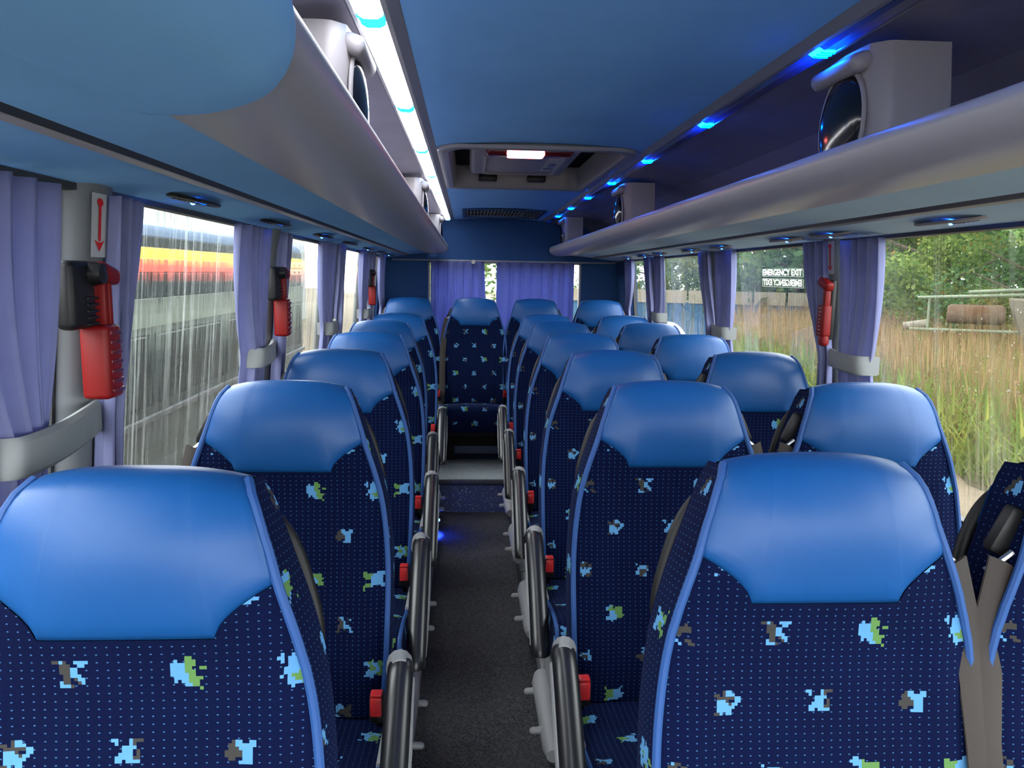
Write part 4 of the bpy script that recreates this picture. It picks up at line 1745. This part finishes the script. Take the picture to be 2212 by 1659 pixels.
# neighbouring bus beside the left windows
M['bus_roof'] = plain('bus_roof_paint', (0.045, 0.065, 0.095), 0.8, 0.05)
M['bus_dark'] = plain('bus_dark_glass', (0.010, 0.013, 0.014), 0.25, 0.04)
M['bus_yellow'] = plain('bus_yellow_paint', (0.5129, 0.3334, 0.0065), 0.35, 0.5)
M['bus_red'] = plain('bus_red_paint', (0.3966, 0.0233, 0.0077), 0.35, 0.5)
M['bus_body'] = plain('bus_body_paint', (0.028, 0.036, 0.034), 0.4, 0.12, var=0.3)
M['bus_green'] = plain('bus_window_reflection', (0.0639, 0.0801, 0.0607), 0.4, 0.5, var=0.25)  # greenish reflection in the bus windows, painted as a solid band
M['tyre'] = plain('tyre_rubber', (0.012, 0.012, 0.013), 0.8, 0.3)
M['cream'] = plain('cream_plate', (0.2480, 0.2326, 0.1680), 0.5, 0.3)
t = thing('neighbour_bus', 'parked bus with yellow and red stripes outside the left windows', 'bus', (-3.3, 5.0, DZ))
BX, BY0, BY1 = -2.25, -1.0, 10.6
m = MB()
sec = [(BX, -1.75), (BX + 0.02, -0.4), (BX + 0.0, 0.20), (BX - 0.10, 0.245), (-4.4, 0.245), (-4.5, 0.15), (-4.5, -1.75)]
m.prism(sec, 'Y', BY0, BY1)
m.build('body', M['bus_body'], t, smooth=False)
m = MB()
sec = smooth_tab([(BX + 0.012, 0.215), (BX - 0.02, 0.27), (BX - 0.10, 0.305), (BX - 0.4, 0.325), (-3.4, 0.33)], 16)
m.prism(sec + [(-4.4, 0.30), (-4.45, 0.21)], 'Y', BY0, BY1)
m.build('roof', M['bus_roof'], t)
for nm, z0, z1, mt, d in (('yellow_stripe', 0.055, 0.135, 'bus_yellow', 0.012), ('red_stripe', -0.035, 0.055, 'bus_red', 0.014), ('upper_band', 0.135, 0.21, 'bus_dark', 0.008), ('reflection_band', -0.42, -0.22, 'bus_green', 0.016)):
    m = MB()
    m.box((BX + 0.015 + d / 2, (BY0 + BY1) / 2, (z0 + z1) / 2), (d, BY1 - BY0, z1 - z0), 0.003)
    m.build(nm, M[mt], t, smooth=False)
for k in range(7):
    y0 = BY0 + 0.15 + k * 1.62
    m = MB()
    m.box((BX + 0.026, y0 + 0.75, -0.13), (0.012, 1.5, 0.17), 0.004)
    m.build('window', M['bus_dark'], t, smooth=False)
    m = MB()
    m.box((BX + 0.026, y0 + 0.75, -0.72), (0.012, 1.5, 0.5), 0.02)
    m.build('window', M['bus_dark'], t, smooth=False)
m = MB()
m.box((BX + 0.03, (BY0 + BY1) / 2, -1.06), (0.03, BY1 - BY0, 0.05), 0.01)
m.build('rub_rail', M['darktrim'], t, smooth=False)
for y in (0.9, 8.4):
    m = MB()
    m.lathe([(0.0, 0.03), (0.22, 0.03), (0.25, 0.06), (0.36, 0.06), (0.40, 0.02), (0.40, -0.2), (0.0, -0.2)], (BX + 0.03, y, DZ + 0.40), 'X', 24)
    m.build('wheel', M['tyre'], t)
for z0, z1 in ((-0.075, -0.005), (0.015, 0.085)):
    m = MB()
    m.box((BX + 0.05, 9.85, (z0 + z1) / 2), (0.02, 1.3, z1 - z0), 0.006)
    pl = m.build('plate', M['cream'], t, smooth=False)
    for q in range(4):
        m = MB()
        m.ball((BX + 0.062, 9.45 + q * 0.27, (z0 + z1) / 2), 0.03, (0.3, 1, 0.5), 8, 6)
        m.build('plate_bolt', M['darktrim'], pl, loc=(0, 0, 0))

# pale industrial building beyond the neighbour bus
M['pale'] = plain('pale_cladding', (0.2480, 0.2526, 0.2480), 0.7, 0.2, var=0.04)
t = thing('pale_building', 'pale clad building rising behind the parked bus on the left', 'building', (-9, 24, DZ))
m = MB()
m.prism([(-13.5, DZ), (-7.0, DZ), (-7.0, 1.8), (-10.2, 3.2), (-13.5, 1.8)], 'Y', 20, 34)
m.build('wall', M['pale'], t, smooth=False)
for q in range(5):
    m = MB()
    m.box((-6.98, 21.5 + 2.6 * q, 0.2), (0.05, 1.2, 0.8), 0.01)
    m.build('window', M['bus_dark'], t, smooth=False)

# blue fence with a pale top, white car
M['fence_blue'] = plain('fence_blue_paint', (0.0142, 0.0601, 0.1202), 0.6, 0.3, var=0.15)
M['fence_top'] = plain('fence_pale_boards', (0.1680, 0.1441, 0.1040), 0.8, 0.2, var=0.12)
t = thing('board_fence', 'blue fence topped by pale boards beyond the right rear windows', 'fence', (7.0, 24, DZ))
for k in range(26):
    x = 3.4 + k * 0.30
    y = 26.5 - (x - 3.4) * 0.35
    m = MB()
    m.box((x, y, DZ + 0.62), (0.28, 0.04, 1.24))
    m.build('panel', M['fence_blue'], t, smooth=False)
for k in range(8):
    x = 3.85 + k * 0.97
    y = 26.5 - (x - 3.4) * 0.35 - 0.05
    m = MB()
    m.box((x, y, DZ + 1.42), (0.96, 0.05, 0.42), 0, Matrix.Rotation(-0.337, 3, 'Z'))
    m.build('top_board', M['fence_top'], t, smooth=False)

M['car_white'] = plain('car_white_paint', (0.1202, 0.1202, 0.1163), 0.25, 0.5)
t = thing('white_car', 'white car roof showing behind the right rear seats', 'car', (3.1, 14.0, DZ))
m = MB()
side_p = smooth_tab([(12.10, -1.78), (12.12, -1.45), (12.80, -1.30), (13.40, -1.00), (14.10, -0.87), (14.90, -0.91), (15.60, -1.18), (16.00, -1.28), (16.05, -1.75)], 40)
m.prism(side_p, 'X', 2.35, 3.85)
m.build('body', M['car_white'], t)
m = MB()
m.prism([(13.05, -1.22), (13.50, -1.02), (14.85, -0.98), (15.35, -1.2)], 'X', 2.335, 3.865)
m.build('side_window', M['bus_dark'], t, smooth=False)
for y in (12.9, 15.3):
    for x in (2.34, 3.66):
        m = MB()
        m.lathe([(0.0, 0.0), (0.2, 0.0), (0.31, 0.02), (0.31, 0.2), (0.0, 0.2)], (x, y, DZ + 0.31), 'X', 20)
        m.build('wheel', M['tyre'], t)

# rusty tank trailer
M['rust'] = ground_mat('rusty_paint', (0.1202, 0.0962, 0.0762), (0.0639, 0.0298, 0.0142), 1.6)
M['oldpaint'] = ground_mat('weathered_beige', (0.1602, 0.1479, 0.1202), (0.1202, 0.1040, 0.0801), 1.3)
M['palegreen'] = plain('faded_green_steel', (0.1124, 0.1324, 0.0879), 0.6, 0.3, var=0.2)
t = thing('tank_trailer', 'old farm trailer with rusty tank standing in the grass', 'trailer', (8.9, 13.2, DZ))
m = MB()
r, L = 0.16, 0.40
ax = Vector((0.85, -0.52, 0)).normalized()
c0 = Vector((9.15, 13.4, -0.60))
ends = [c0 - ax * (L + 0.05), c0 - ax * L, c0 + ax * L, c0 + ax * (L + 0.05)]
m.tube([tuple(e) for e in ends], [0.14, 0.175, 0.175, 0.14], 24)
m.build('rusty_tank', M['rust'], t, ang=50)
m = MB()
rz = Matrix.Rotation(math.atan2(ax.y, ax.x), 3, 'Z')
p = c0 + ax * 1.05
m.box((p.x, p.y, -0.72), (1.1, 0.8, 0.85), 0.03, rz, taper=(0.55, 0.7))
m.build('hopper', M['oldpaint'], t, smooth=False)
for dz, o0, o1 in ((0.30, -1.0, 2.2), (0.42, -0.2, 2.2), (-0.30, -1.1, 1.0)):
    m = MB()
    a, b = c0 + ax * o0, c0 + ax * o1
    m.tube([(a.x, a.y - 0.1, c0.z + dz - (0.02 if dz > 0 else 0)), (b.x, b.y - 0.1, c0.z + dz + (0.16 if dz > 0 else 0.02))], 0.03, 8)
    m.build('frame_bar', M['palegreen'], t)
for o0 in (-0.8, 0.75):
    m = MB()
    a = c0 + ax * o0
    m.tube([(a.x, a.y - 0.1, c0.z - 0.3), (a.x, a.y - 0.1, c0.z + 0.3)], 0.025, 8)
    m.build('frame_post', M['palegreen'], t)
for o0 in (0.85, 1.75):
    m = MB()
    a = c0 + ax * o0
    m.tube([(a.x - 0.1, a.y - 0.35, DZ + 0.45), (a.x + 0.08, a.y - 0.25, DZ + 0.45)], 0.42, 20)
    m.build('wheel', M['rust'], t)
m = MB()
a = c0 - ax * 1.15
m.tube([(a.x, a.y, -0.86), (a.x + 0.35, a.y - 0.2, -0.80)], [0.07, 0.09], 12)
m.build('pipe_end', M['oldpaint'], t)
